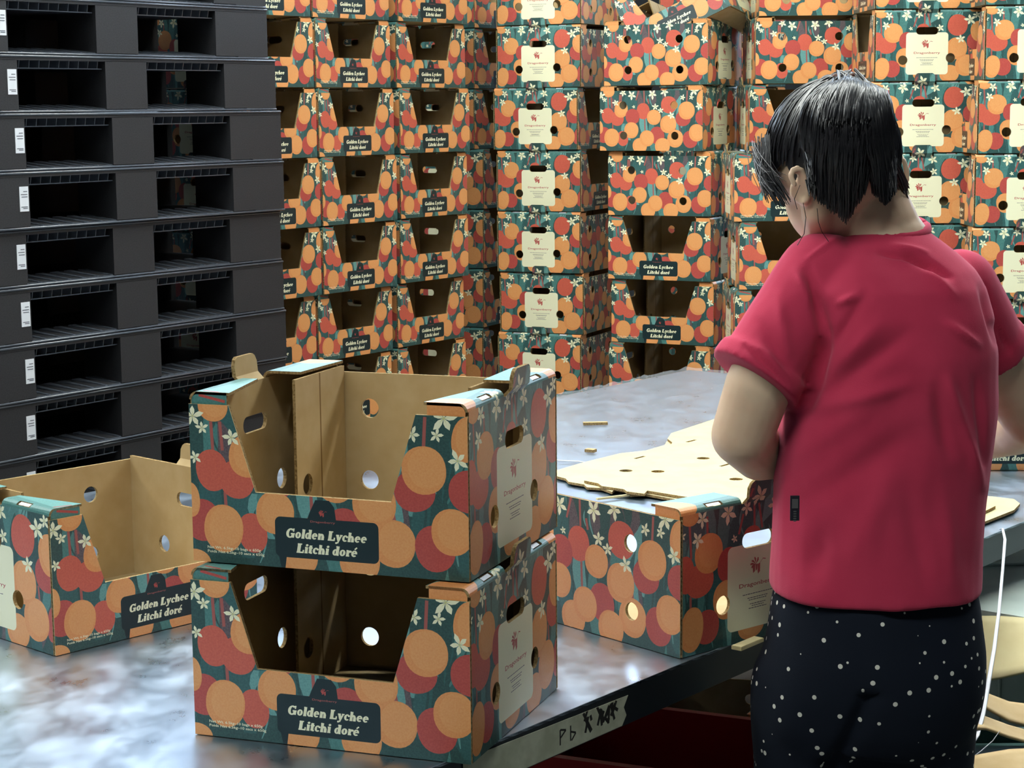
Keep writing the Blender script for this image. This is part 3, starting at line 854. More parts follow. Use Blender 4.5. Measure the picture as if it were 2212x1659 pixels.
# crinkled film spread over the far part of the table
rnd = random.Random(8)
NX, NY = 70, 50; vs = []; fs = []
for i in range(NX + 1):
    for j in range(NY + 1):
        t = .78 + (T1 + .012 - .78) * i / NX; n = -TW - .01 + 1.2 * j / NY
        if i == 0: t += rnd.uniform(-.02, .02)
        if i == NX: t += rnd.uniform(-.006, .012)
        if j == 0: n += rnd.uniform(-.008, .004)
        h = .0022 + .0016 * sin(t * 37 + n * 60) * sin(n * 31 - t * 13) + .0010 * sin(t * 90 + 5 * sin(n * 20))
        if i == NX or j == 0: h += rnd.uniform(0, .006)
        # lengthwise wrinkle ridge
        h += .006 * math.exp(-((n + TW - .27 - .02 * sin(t * 5)) / .006) ** 2)
        vs.append(tp(t, n, TZ + max(.0006, h)))
for i in range(NX):
    for j in range(NY): fs.append((i * (NY + 1) + j, (i + 1) * (NY + 1) + j, (i + 1) * (NY + 1) + j + 1, i * (NY + 1) + j + 1))
mb = MB(); mb.add(vs, fs, 'clear_film', True)
tag(link('plastic_film', mb.mesh('plastic_film')), 'crinkled clear plastic film covering the far part of the steel table', 'plastic film')


# scraps
def scrap(px, py, ln, wd, h, rot, label, m='kraft_edge', m2='kraft'):
    # on the table plane
    lo, hi = 1.5, 7.0
    for _ in range(40):
        mid = (lo + hi) / 2
        if P(px, py, mid).z > TZ: lo = mid
        else: hi = mid
    p = P(px, py, lo); mb = MB(); Tm = Matrix.Translation((p.x, p.y, TZ + .004)) @ Matrix.Rotation(rot, 4, 'Z')
    mb.box(-ln / 2, ln / 2, -wd / 2, wd / 2, 0, h, m, lambda v: Tm @ v)
    mb.box(-ln / 2 + .0005, ln / 2 - .0005, -wd / 2 + .0005, wd / 2 - .0005, h, h + .0006, m2, lambda v: Tm @ v)
    tag(link('cardboard_scrap', mb.mesh('cardboard_scrap')), label, 'cardboard scrap')


scrap(1286, 921, .058, .014, .006, .05, 'long straight cardboard offcut on the film, farther of the two')
scrap(1276, 980, .022, .016, .006, -.5, 'short crumpled cardboard offcut on the film, nearer of the two')
scrap(1325, 1080, .075, .006, .003, .5, 'thin pale sliver of board between the flat blanks and the carton', 'kraft_pale', 'kraft_pale')


# ------------------------------------------------------------------ flat die-cut blanks
def table_pt(px, py, zz=TZ):
    lo, hi = 1.5, 9.0
    for _ in range(40):
        mid = (lo + hi) / 2
        if P(px, py, mid).z > zz: lo = mid
        else: hi = mid
    p = P(px, py, lo); return (p.x, p.y)


def blank(pts, holes, z, h, label, pale='kraft_pale'):
    o = [table_pt(x, y) for x, y in pts]; mb = MB()
    hs = []
    for hx, hy, kind, rot in holes:
        c = table_pt(hx, hy)
        if kind == 'o': hs.append(ell(c[0], c[1], .0138, .0138, n=16, e=2))
        else:
            q = rrect(-.03, .03, -.009, .009, .008, 3) if kind == 'h' else [(-.018, -.004), (.018, -.004), (.018, .004), (-.018, .004)]
            hs.append([(c[0] + a * cos(rot) - b_ * sin(rot), c[1] + a * sin(rot) + b_ * cos(rot)) for a, b_ in q])
    panel(mb, o, hs, [], lambda u, v, w_: (u, v, z + w_), h, 0, pale, 'ink_teal', 'kraft_edge')
    tag(link('carton_blank', mb.mesh('carton_blank')), label, 'flat cardboard blank', 'flattened carton blanks on the table')


TS = atan2(TD.y, TD.x)
blank([(1180, 1032), (1222, 1043), (1228, 1050), (1262, 1056), (1268, 1062), (1300, 1064), (1322, 1072), (1330, 1066), (1358, 1070), (1362, 1078), (1392, 1076), (1800, 1150), (2100, 1148), (2190, 1112), (2203, 1098), (2190, 1088),
       (2120, 1080), (1900, 960), (1700, 930), (1560, 925), (1440, 962), (1436, 970), (1395, 982), (1340, 988), (1260, 1008)],
      [(1352, 1026, 'o', 0), (1480, 968 + 18, 'h', TS), (1519, 1006, 'o', 0), (1382, 997, 's', TS)], TZ + .004, .005,
      'flat carton blank with kraft side up, bottom one of the spread pile')
blank([(1262, 1054), (1292, 1060), (1300, 1066), (1348, 1073), (1354, 1078), (1392, 1083), (1398, 1076), (1470, 1088), (1700, 1120), (2090, 1140), (2150, 1110), (1890, 960), (1700, 925), (1545, 918), (1450, 950), (1442, 962), (1452, 970),
       (1430, 1020), (1370, 1038), (1356, 1046), (1330, 1046)],
      [(1421, 1034, 'o', 0), (1493, 967, 's', TS), (1519, 1005, 'o', 0), (1590, 1051, 'o', 0), (1566, 1020, 's', TS)], TZ + .010, .005,
      'flat carton blank with kraft side up, top one of the spread pile')

# kraft sheet edge lying under the carton in front of the person
scrap(1615, 1400, .06, .016, .005, .9, 'pale folded board sticking out beside the carton in front of the person', 'kraft_pale', 'kraft_pale')

# ------------------------------------------------------------------ under and beside the table
cr_r = empty('plastic_crate', (.32, 3.74, 0), R(-24))
tag(cr_r, 'bright red plastic crate on the floor under the steel table', 'crate')
mb = MB(); cw, cd, ch, ct = .60, .36, .30, .006
mb.box(-cw / 2, cw / 2, -cd / 2, cd / 2, 0, ct, 'crate_red')
for a in [(-cw / 2, cw / 2, -cd / 2, -cd / 2 + ct), (-cw / 2, cw / 2, cd / 2 - ct, cd / 2), (-cw / 2, -cw / 2 + ct, -cd / 2, cd / 2), (cw / 2 - ct, cw / 2, -cd / 2, cd / 2)]: mb.box(*a, ct, ch, 'crate_red')
link('crate_body', mb.mesh('crate_body'), cr_r)
mb = MB()
for a in [(-cw / 2 - .012, cw / 2 + .012, -cd / 2 - .012, -cd / 2), (-cw / 2 - .012, cw / 2 + .012, cd / 2, cd / 2 + .012), (-cw / 2 - .012, -cw / 2, -cd / 2, cd / 2), (cw / 2, cw / 2 + .012, -cd / 2, cd / 2)]: mb.box(*a, ch - .03, ch, 'crate_red')
for k in range(8): mb.box(-cw / 2 + .05 + k * .07, -cw / 2 + .055 + k * .07, -cd / 2 - .008, -cd / 2, .02, ch - .03, 'crate_red')
link('rim', mb.mesh('rim'), cr_r)
carton('dim lychee carton in the shadow under the table behind the red crate', (.43, 4.36, .001), R(-14), None)

# wrapped bundle, paper sheet and loose blanks on the floor at the right
bp_ = tp(1.22, .02, 0)
bx = empty('wrapped_bundle', bp_, TS); tag(bx, 'waist-high bundle under whitish plastic beside the table at the right edge', 'bundle')
mb = MB()
mb.box(-.46, .50, -.29, .33, 0, .672, 'wrap_white')
for k in range(10): mb.tube([(-.462, -.27 + k * .06, .02 + .03 * sin(k)), (-.462, -.25 + k * .058, .66)], .003, 'wrap_white', 5)
mb.tube([(-.3, -.2, .674), (0, .02, .675), (.4, .16, .674)], .004, 'wrap_white', 5); mb.tube([(-.2, .2, .674), (.1, -.12, .675), (.45, -.27, .674)], .003, 'wrap_white', 5)
link('wrapped_block', mb.mesh('wrapped_block'), bx)


def sheet(name, ctrl, m, label, cat, th=.004, grp=None, nu=18, nv=8):
    """curved board through a 2 x n grid of control points (front row, back row)"""
    a, b_ = ctrl; mb = MB(); vs = []
    def ev(L_, t):
        f = t * (len(L_) - 1); i = min(int(f), len(L_) - 2); s = f - i; s2 = s * s * (3 - 2 * s); return L_[i].lerp(L_[i + 1], s * .5 + s2 * .5)
    for i in range(nu + 1):
        p, q = ev(a, i / nu), ev(b_, i / nu)
        for j in range(nv + 1): vs.append(p.lerp(q, j / nv))
    n = len(vs); vs2 = [v - Vector((0, 0, th)) for v in vs]; fs = []
    W_ = nv + 1
    for i in range(nu):
        for j in range(nv):
            f = (i * W_ + j, i * W_ + j + 1, (i + 1) * W_ + j + 1, (i + 1) * W_ + j); fs.append(f); fs.append(tuple(n + k for k in reversed(f)))
    for i in range(nu): fs.append((i * W_, (i + 1) * W_, n + (i + 1) * W_, n + i * W_)); fs.append((i * W_ + nv, n + i * W_ + nv, n + (i + 1) * W_ + nv, (i + 1) * W_ + nv))
    for j in range(nv): fs.append((j, n + j, n + j + 1, j + 1)); fs.append((nu * W_ + j, nu * W_ + j + 1, n + nu * W_ + j + 1, n + nu * W_ + j))
    mb.add(vs + vs2, fs, m, True)
    return tag(link(name, mb.mesh(name)), label, cat, grp)


sheet('paper_sheet', ([P(2085, 1475, 3.16), P(2160, 1462, 3.15), P(2260, 1440, 3.14), P(2330, 1470, 3.14)], [P(2085, 1330, 3.30), P(2160, 1330, 3.28), P(2260, 1338, 3.25), P(2330, 1345, 3.24)]),
      'kraft_pale', 'pale cream corrugated sheet slumped against the wrapped bundle, right edge', 'cardboard sheet')
g_ = 'loose offcut boards piled at the lower right'
sheet('cardboard_strip', ([P(2070, 1530, 2.92), P(2120, 1522, 2.93), P(2180, 1555, 2.93), P(2260, 1575, 2.93)], [P(2070, 1478, 3.02), P(2110, 1488, 3.02), P(2180, 1515, 3.0), P(2260, 1525, 3.0)]),
      'kraft', 'curved tan board strip, highest of the loose boards at lower right', 'cardboard strip', grp=g_)
sheet('cardboard_strip', ([P(2070, 1570, 2.84), P(2130, 1572, 2.84), P(2180, 1590, 2.84), P(2260, 1612, 2.84)], [P(2070, 1536, 2.90), P(2110, 1540, 2.90), P(2180, 1566, 2.90), P(2260, 1588, 2.90)]),
      'kraft', 'curved tan board strip, middle one of the loose boards at lower right', 'cardboard strip', grp=g_)
sheet('cardboard_strip', ([P(2080, 1720, 2.66), P(2130, 1715, 2.66), P(2200, 1700, 2.66), P(2290, 1690, 2.66)], [P(2080, 1640, 2.76), P(2110, 1630, 2.77), P(2180, 1618, 2.77), P(2280, 1614, 2.77)]),
      'kraft', 'broad tan board, lowest of the loose boards at lower right', 'cardboard strip', grp=g_)
sx_ = empty('storage_bin', (.86, 2.80, 0), 0); tag(sx_, 'dark green bin full of loose board strips right of the person', 'bin')
mb = MB()
for a in [(-.21, .21, -.21, -.20), (-.21, .21, .20, .21), (-.21, -.20, -.20, .20), (.20, .21, -.20, .20)]: mb.box(*a, 0, .56, 'ink_dark')
mb.box(-.21, .21, -.21, .21, 0, .008, 'ink_dark'); mb.box(-.19, .19, -.19, .19, .02, .54, 'ink_dark')
link('bin_body', mb.mesh('bin_body'), sx_)

# white packing strap hanging off the table corner
mb = MB()
cpts = [(2140, 1150), (2166, 1142), (2171, 1165), (2166, 1230), (2158, 1320), (2148, 1400), (2136, 1470), (2124, 1540), (2112, 1588), (2093, 1618)]
Ys = [3.42, 3.38, 3.32, 3.22, 3.10, 3.00, 2.94, 2.88, 2.83, 2.80]
mb.tube([P(x, y, Y) for (x, y), Y in zip(cpts, Ys)], [.0022, .0024, .0026, .0026, .0028, .0032, .0036, .0036, .0030, .0026], 'strap_white', 8, flat=.35)
tag(link('packing_strap', mb.mesh('packing_strap')), 'long white plastic strap hanging off the table right of the person', 'strap')
mb = MB()
mb.tube([P(x, y, 2.80) for x, y in [(2160, 1578), (2145, 1600), (2120, 1622), (2095, 1640)]], [.001, .002, .0024, .0016], 'strap_white', 8, flat=.35)
tag(link('packing_strap', mb.mesh('packing_strap')), 'short curl of white strap lying on the loose boards at lower right', 'strap')
mb = MB()
sp = [table_pt(x, y) for x, y in [(1150, 998), (1205, 1001), (1250, 1003), (1292, 1010)]]
mb.tube([(x, y, TZ + .006) for x, y in sp], .004, 'strap_white', 6, flat=.4)
tag(link('packing_strap', mb.mesh('packing_strap')), 'white strap lying on the table film behind the near carton stack', 'strap')


# ------------------------------------------------------------------ the person
def PP(x, y, Y): return P(x, y, Y - .20)


def remeshed(mb, name, voxel, smooth, mname, it=8):
    me = mb.mesh(name + '_raw'); o = bpy.data.objects.new('tmp', me); COL.objects.link(o)
    md = o.modifiers.new('r', 'REMESH'); md.mode = 'VOXEL'; md.voxel_size = voxel
    ms = o.modifiers.new('s', 'SMOOTH'); ms.factor = .5; ms.iterations = it
    dg = bpy.context.evaluated_depsgraph_get()
    out = bpy.data.meshes.new_from_object(o.evaluated_get(dg)); out.name = name
    bpy.data.objects.remove(o); bpy.data.meshes.remove(me)
    out.materials.clear(); out.materials.append(M[mname])
    out.polygons.foreach_set('use_smooth', [True] * len(out.polygons))
    return out


def chain(mb, pts, m='skin', ends=(True, True), n=20):
    pts = [(Vector(p), r) for p, r in pts]
    for i, (p, r) in enumerate(pts):
        if (i == 0 and not ends[0]) or (i == len(pts) - 1 and not ends[1]): continue
        mb.sphere(p, r, m, nu=n, nv=12)
    for (p, r), (q, s) in zip(pts, pts[1:]):
        t = (q - p).normalized(); a = t.cross(Vector((.1, .2, 1))).normalized(); b_ = t.cross(a)
        mb.loft([[c_ + a * cos(2 * pi * k / n) * rr + b_ * sin(2 * pi * k / n) * rr for k in range(n)] for c_, rr in ((p, r), (q, s))], m)


def esec(px0, px1, py, Y, ry, n=36, e=2.3):
    c0, c1 = PP(px0, py, Y), PP(px1, py, Y); c_ = (c0 + c1) / 2; rx = (c1.x - c0.x) / 2
    out = []
    for k in range(n):
        a = 2 * pi * k / n; x = abs(cos(a)) ** (2 / e) * rx * (1 if cos(a) > 0 else -1); y = abs(sin(a)) ** (2 / e) * ry * (1 if sin(a) > 0 else -1)
        out.append(Vector((c_.x + x, c_.y + y, c_.z)))
    return out


person = empty('person', (.49, 2.56, 0))
tag(person, 'person from behind in raspberry t-shirt and dark dotted trousers, bending over the table', 'person')


def pchild(name, me):
    o = link(name, me); o.parent = person; o.matrix_parent_inverse = Matrix.Translation((-.49, -2.56, 0)); return o


body = MB()
# torso inside the shirt, hips
body.loft([esec(*a) for a in [(1700, 2080, 1250, 2.76, .09), (1710, 2100, 1000, 2.76, .09), (1730, 2110, 800, 2.76, .09), (1740, 2090, 650, 2.76, .085), (1780, 2050, 570, 2.765, .07), (1830, 2000, 520, 2.77, .055)]], 'skin')
chain(body, [(PP(1915, 535, 2.765), .058), (PP(1903, 490, 2.765), .050), (PP(1885, 440, 2.77), .047), (PP(1850, 390, 2.775), .05)])
HC = PP(1795, 340, 2.785)
hf = Vector((-.42, .79, -.45)).normalized(); hl = Vector((0, 0, 1)).cross(hf).normalized(); hu = hf.cross(hl).normalized()
HM = Matrix((hf, hl, hu)).transposed()
body.sphere(HC, (.092, .074, .092), 'skin', T=HM, nu=28, nv=18)
body.sphere(HC + hf * .028 - hu * .045, (.062, .056, .070), 'skin', T=HM, nu=24, nv=16)
chain(body, [(HC + hf * .048 - hu * .098, .026), (HC + hf * .005 + hl * .042 - hu * .075, .022), (HC - hf * .015 + hl * .056 - hu * .03, .018)])
chain(body, [(HC + hf * .048 - hu * .098, .026), (HC + hf * .005 - hl * .042 - hu * .075, .022), (HC - hf * .015 - hl * .056 - hu * .03, .018)])
chain(body, [(HC + hf * .086 - hu * .02, .008), (HC + hf * .104 - hu * .045, .010)])                     # nose
body.sphere(HC + hf * .080 - hu * .072, (.010, .022, .007), 'skin', T=HM); body.sphere(HC + hf * .079 - hu * .082, (.010, .018, .007), 'skin', T=HM)   # lips
for s in (-1, 1):
    body.sphere(HC + hf * .074 + hl * s * .03 - hu * .005, (.013, .016, .010), 'skin', T=HM)
# ears
EC = HC + hl * .074 - hf * .004 - hu * .038
for s in (-1,):
    ec = HC + hl * s * .0735 - (hf * .024 + hu * .046 if s > 0 else hf * .004 + hu * .036)
    rim = [(-.002, .028), (-.012, .024), (-.019, .012), (-.018, -.002), (-.012, -.016), (-.004, -.028)]
    rim = [(.008, .018), (.006, .026), (-.003, .031), (-.013, .027), (-.019, .014), (-.018, 0), (-.013, -.014), (-.006, -.026), (.001, -.029)]
    pts = [ec + hf * a * 1.15 + hu * b_ * 1.12 + hl * s * (.012 - a * .6) for a, b_ in rim]
    chain(body, [(p, .0046) for p in pts], n=10)
    chain(body, [(ec + hf * .004 + hl * s * .002, .012), (ec - hf * .006 + hu * .008 + hl * s * .004, .011), (ec - hf * .004 - hu * .012 + hl * s * .003, .009)], n=12)
hx = [(1717, 398), (1710, 388), (1708, 376), (1713, 366), (1722, 363), (1732, 368), (1740, 379), (1745, 393), (1748, 407), (1747, 421), (1743, 433), (1737, 437)]
chain(body, [(PP(x, y, 2.704 + .012 * i / 11), .0044) for i, (x, y) in enumerate(hx)], n=10)
chain(body, [(PP(1723, 380, 2.716), .0036), (PP(1731, 392, 2.716), .0038), (PP(1736, 408, 2.718), .0038), (PP(1733, 422, 2.722), .0036)], n=10)   # inner fold
chain(body, [(PP(1714, 402, 2.724), .006), (PP(1715, 416, 2.728), .007), (PP(1724, 431, 2.728), .006), (PP(1737, 434, 2.722), .0062)], n=10)
chain(body, [(PP(1726, 376, 2.737), .008), (PP(1731, 398, 2.739), .009), (PP(1732, 420, 2.740), .008)], n=12)
# arms
AL = [(PP(1772, 604, 2.745), .042), (PP(1704, 718, 2.725), .041), (PP(1640, 830, 2.70), .044), (PP(1603, 940, 2.71), .041), (PP(1640, 978, 2.79), .038), (PP(1700, 985, 2.90), .031), (PP(1760, 992, 3.00), .0235), (PP(1785, 996, 3.03), .0225)]
chain(body, AL)
AR = [(PP(2075, 625, 2.83), .045), (PP(2120, 720, 2.86), .043), (PP(2185, 835, 2.90), .042), (PP(2225, 905, 2.93), .039), (PP(2195, 930, 3.0), .036), (PP(2100, 955, 3.12), .030), (PP(2010, 975, 3.2), .0235), (PP(1990, 980, 3.22), .0225)]
chain(body, AR)


def hand(w0, dirv, palm_n, s):
    d = dirv.normalized(); pn = palm_n.normalized(); sd = d.cross(pn).normalized() * s; pn = sd.cross(d).normalized() * s
    for k, off in enumerate((-.026, -.009, .009, .026)):
        base = w0 + d * .085 + sd * off
        chain(body, [(w0 + d * .02 + sd * off * .55, .013), (base, .0105)], n=10)
        ln = (.064, .072, .067, .052)[k]; p = base; dd = d.copy(); pts = [(p, .0088)]
        for j, fr in enumerate((.45, .32, .23)):
            dd = (dd + pn * (.25 + .15 * j)).normalized(); p = p + dd * ln * fr; pts.append((p, .0083 - .0006 * j))
        chain(body, pts, n=10)
    tb = w0 + d * .025 - sd * .030; t1 = tb + (d * .7 - sd * .55 + pn * .35).normalized() * .035
    chain(body, [(w0 + d * .015 - sd * .014, .014), (tb, .012), (t1, .0105), (t1 + (d * .9 + pn * .35).normalized() * .028, .009)], n=10)


hand(AL[-1][0], Vector((.45, .85, -.25)), Vector((.3, -.1, -.9)), 1)
hand(AR[-1][0], Vector((-.6, .75, -.2)), Vector((.2, .1, -.9)), -1)
# feet/ankles
for x in (.38, .55):
    chain(body, [((x + (.48 - x) * .45, 2.56, .86), .055), ((x, 2.56, .45), .05), ((x, 2.56, .30), .046), ((x, 2.565, .10), .036), ((x, 2.58, .07), .034), ((x - .03, 2.67, .045), .028)])
bm_ = remeshed(body, 'body', .0034, 0, 'skin', 6)
pchild('body', bm_)

sh = MB()
sh.loft([esec(*a) for a in [(1663, 2114, 1272, 2.76, .125), (1664, 2114, 1240, 2.76, .124), (1668, 2114, 1180, 2.76, .122), (1672, 2124, 1080, 2.76, .12), (1675, 2142, 960, 2.76, .122), (1688, 2150, 860, 2.76, .125),
                            (1700, 2150, 760, 2.76, .128), (1696, 2142, 680, 2.76, .122), (1690, 2125, 620, 2.76, .112), (1705, 2100, 580, 2.765, .10), (1745, 2065, 548, 2.77, .088), (1790, 2030, 520, 2.775, .076), (1832, 1996, 494, 2.78, .064)]], 'cotton_pink')
chain(sh, [(PP(1775, 600, 2.745), .060), (PP(1705, 710, 2.72), .060), (PP(1640, 806, 2.70), .0575)], 'cotton_pink', ends=(True, False))
d_ = (PP(1640, 806, 2.70) - PP(1705, 710, 2.72)).normalized()
c_ = PP(1640, 806, 2.70)
chain(sh, [(c_ - d_ * .014, .0655), (c_ + d_ * .012, .066)], 'cotton_pink', ends=(False, False))
chain(sh, [(PP(2072, 620, 2.83), .052), (PP(2108, 690, 2.85), .053), (PP(2138, 752, 2.87), .052)], 'cotton_pink', ends=(True, False))
d_ = (PP(2138, 752, 2.87) - PP(2108, 690, 2.85)).normalized(); c_ = PP(2138, 752, 2.87)
chain(sh, [(c_ - d_ * .014, .0565), (c_ + d_ * .012, .056)], 'cotton_pink', ends=(False, False))
shm = remeshed(sh, 'shirt', .0042, 0, 'cotton_pink', 9)
# folds: segments in photo pixels (x0,y0,x1,y1, half width px, height m)
FOLD = [(1745, 585, 1785, 720, 13, -.007), (1785, 720, 1765, 830, 14, -.008), (1765, 830, 1735, 890, 16, -.006), (1720, 590, 1752, 650, 12, .004),
        (1800, 800, 1900, 700, 20, .004), (1790, 850, 1960, 720, 22, -.0035), (1780, 880, 1960, 830, 20, .0035), (1790, 760, 1870, 640, 14, -.0035), (1812, 655, 1850, 640, 9, .004),
        (1900, 545, 1975, 556, 7, -.004), (1960, 552, 2010, 575, 8, -.007), (1990, 560, 2050, 600, 9, -.005), (1930, 530, 2000, 545, 7, .003), (2010, 590, 2060, 640, 10, .003),
        (2050, 700, 2110, 745, 10, .0045), (2045, 820, 2085, 930, 14, .0045), (2085, 930, 2120, 1050, 13, .004), (2020, 840, 2050, 980, 16, -.004), (2110, 820, 2125, 1000, 10, -.0035),
        (1700, 1000, 1900, 860, 30, .003), (1720, 1100, 1960, 940, 34, -.003), (1850, 1200, 1930, 1000, 34, .003), (2000, 1250, 1960, 1060, 26, -.003), (2060, 1255, 2040, 1060, 22, .003), (1760, 1250, 1780, 1120, 24, -.0025),
        (1740, 560, 1830, 500, 6, .0022), (1640, 700, 1720, 820, 14, -.0035), (1610, 745, 1700, 830, 9, -.005), (1680, 640, 1700, 760, 14, .003), (2120, 620, 2150, 740, 9, -.004), (2150, 700, 2180, 760, 7, -.003),
        (1690, 900, 1690, 1230, 16, .002)]
co = np.empty(len(shm.vertices) * 3); shm.vertices.foreach_get('co', co); co = co.reshape(-1, 3)
no = np.array([v.normal[:] for v in shm.vertices])
rel = co - np.array([0, 0, CZ]); cp, sp_ = cos(PIT), sin(PIT)
dd = rel[:, 1] * cp - rel[:, 2] * sp_; uu = F * rel[:, 0] / dd; vv = F * (-(rel[:, 1] * sp_ + rel[:, 2] * cp)) / dd
X = 1106 + cos(ROL) * uu - sin(ROL) * vv; Yp = 829.5 + sin(ROL) * uu + cos(ROL) * vv
disp = np.zeros(len(co))
for x0, y0, x1, y1, hw, a in FOLD:
    L2 = (x1 - x0) ** 2 + (y1 - y0) ** 2; t = ((X - x0) * (x1 - x0) + (Yp - y0) * (y1 - y0)) / L2; tc_ = np.clip(t, 0, 1)
    d2 = (X - x0 - tc_ * (x1 - x0)) ** 2 + (Yp - y0 - tc_ * (y1 - y0)) ** 2
    disp += 1.8 * a * np.exp(-d2 / (hw * hw * .8)) * np.clip(.35 + 2.4 * tc_ * (1 - tc_) * 1.1, 0, 1)
# keep the cloth gently uneven all round
disp += .0016 * np.sin(co[:, 0] * 60 + 3 * np.sin(co[:, 2] * 14)) * np.sin(co[:, 2] * 22 + co[:, 0] * 9 + co[:, 1] * 20)
face = np.clip((.25 - no[:, 1]) / .6, 0, 1)
co2 = co + no * (disp * face)[:, None]
shm.vertices.foreach_set('co', co2.ravel()); shm.update()
shirt = pchild('shirt', shm)
mb = MB()   # ribbed collar
ring_ = []
for k in range(33):
    a = 2 * pi * k / 32; c0 = PP(1912, 497, 2.78); ring_.append((c0.x + .0535 * cos(a), c0.y - .002 + .062 * sin(a), c0.z + .004 - .010 * sin(a) * -1))
mb.tube(ring_, .0065, 'cotton_pink', 8, flat=1.2)
o = link('collar', mb.mesh('collar')); o.parent = shirt; 
mb = MB()   # small woven tag near the hem
p0, p1 = PP(1703, 1065, 2.645), PP(1722, 1118, 2.645)
mb.box(p0.x, p1.x, 2.426, 2.429, p1.z, p0.z, 'tag_black')
mb.box(p0.x + .002, p1.x - .002, 2.425, 2.426, p0.z - .016, p0.z - .004, 'hair_grey')
for k in range(5): mb.box(p0.x + .004, p1.x - .004, 2.425, 2.426, p0.z - .021 - k * .003, p0.z - .0195 - k * .003, 'hair_grey')
o = link('woven_tag', mb.mesh('woven_tag')); o.parent = shirt; WT = o

tr = MB()
tr.loft([esec(*a) for a in [(1676, 2100, 1250, 2.76, .105), (1662, 2112, 1300, 2.76, .115), (1648, 2125, 1400, 2.76, .128), (1640, 2120, 1470, 2.76, .130), (1640, 2105, 1540, 2.76, .122), (1655, 2085, 1600, 2.76, .105)]], 'navy_dots')
for xs_, xe in (((1756, 1762), .38), ((1975, 1972), .55)):
    chain(tr, [(PP(xs_[0], 1470, 2.76), .082), (PP(xs_[1], 1640, 2.76), .082), ((xe, 2.555, .40), .078), ((xe, 2.56, .13), .076)], 'navy_dots', ends=(True, False), n=28)
chain(tr, [(PP(2050, 1430, 2.80), .05), (PP(2062, 1455, 2.86), .045)], 'navy_dots')
trm = remeshed(tr, 'trousers', .006, 0, 'navy_dots', 26)
co = np.empty(len(trm.vertices) * 3); trm.vertices.foreach_get('co', co); co = co.reshape(-1, 3)
no = np.array([v.normal[:] for v in trm.vertices])
dsp = .003 * np.sin(co[:, 0] * 40 + 2 * np.sin(co[:, 2] * 9)) + .003 * np.sin(co[:, 2] * 19 + co[:, 0] * 22)
dsp -= .012 * np.exp(-((co[:, 0] - .425 - (co[:, 2] - .7) * .35) / .012) ** 2) * (co[:, 2] < .80)
co = co + no * dsp[:, None]; trm.vertices.foreach_set('co', co.ravel()); trm.update()
pchild('trousers', trm)
for x in (.38, .55):
    mb = MB()
    for dz, rx, ry in ((.012, .045, .115),):
        rings = []
        for zz, sc in ((0, .96), (.012, 1.0), (.022, .98), (.05, .82), (.07, .5)):
            rings.append([Vector((x - .012 + .044 * sc * cos(2 * pi * k / 20), 2.60 + (.118 * sc * sin(2 * pi * k / 20)), zz)) for k in range(20)])
        mb.loft(rings, 'rubber_dark')
    o = pchild('shoe', mb.mesh('shoe'))

# ---- hair
rh = random.Random(21)
TIE = PP(1828, 178, 2.775)
hb = MB()
for th in np.linspace(0, 1, 1): pass
hair_cap = MB()
hair_cap.sphere(HC + hu * .006 - hf * .006, (.098, .081, .096), 'hair_black', T=HM, nu=40, nv=24)
# keep only the scalp part of the cap: drop what lies in front of the hairline and below the nape
me = hair_cap.mesh('hair')
import bmesh
bm = bmesh.new(); bm.from_mesh(me)
def scalp(pt):
    r = Vector(pt) - HC; a, b_, c_ = r.dot(hf), r.dot(hl), r.dot(hu)
    return c_ > -.012 + a * .55 + max(0, a - .02) * 1.0 and not (a > .062 and c_ < .06) or (a < -.01 and c_ > -.055)
bmesh.ops.delete(bm, geom=[f for f in bm.faces if not scalp(f.calc_center_median())], context='FACES')
bm.to_mesh(me); bm.free()
vs = [v.co.copy() for v in me.vertices]; fs = [tuple(p.vertices) for p in me.polygons]
hair = MB(); hair.add(vs, fs, 'hair_black', True)
def on_head(v, lift):
    r = v - HC; l = HM.transposed() @ r; e_ = Vector((l.x / .098, l.y / .081, l.z / .096)); k = e_.length
    l = l / max(k, 1e-6) * 1.0 if k < 1.0 + lift else l
    if k < 1.0 + lift:
        l = (HM.transposed() @ r) * ((1.0 + lift) / max(k, 1e-6))
    return HC + HM @ l
cnt = 0
while cnt < 900:
    v = Vector((rh.gauss(0, 1), rh.gauss(0, 1), rh.gauss(0, 1))).normalized(); l = Vector((v.x * .098, v.y * .081, v.z * .096)); p = HC + HM @ l
    if not scalp(p): continue
    cnt += 1
    pts = []; n = 9; lift = rh.uniform(.0, .05)
    q = TIE + Vector((rh.gauss(0, .006), rh.gauss(0, .004), rh.gauss(0, .004)))
    ln = (q - p).length
    for k in range(n + 1):
        t = k / n * .97; x_ = p.lerp(q, t) + Vector((0, 0, 1)) * .010 * sin(pi * t); x_ = on_head(x_, lift * (.5 + sin(pi * t) * .8) + .02 * t); pts.append(x_)
    w_ = rh.uniform(.0010, .0021)
    hair.tube(pts, [w_ * .6] + [w_] * (n - 1) + [w_ * .7], 'hair_black', 5, caps=False)
for k in range(160):
    a0, b0 = rh.uniform(.012, .06), rh.uniform(.0, .05)
    p = on_head(HC + hf * a0 + hl * .07 + hu * b0, .05); q = on_head(HC + hf * (a0 + rh.uniform(-.004, .008)) + hl * .075 - hu * (rh.uniform(.02, .058) - max(0, a0 - .03)), .06); m_ = on_head(p.lerp(q, .5), .10)
    hair.tube([p, m_, q], [.0014, .0014, .0004], 'hair_black', 4, caps=False)
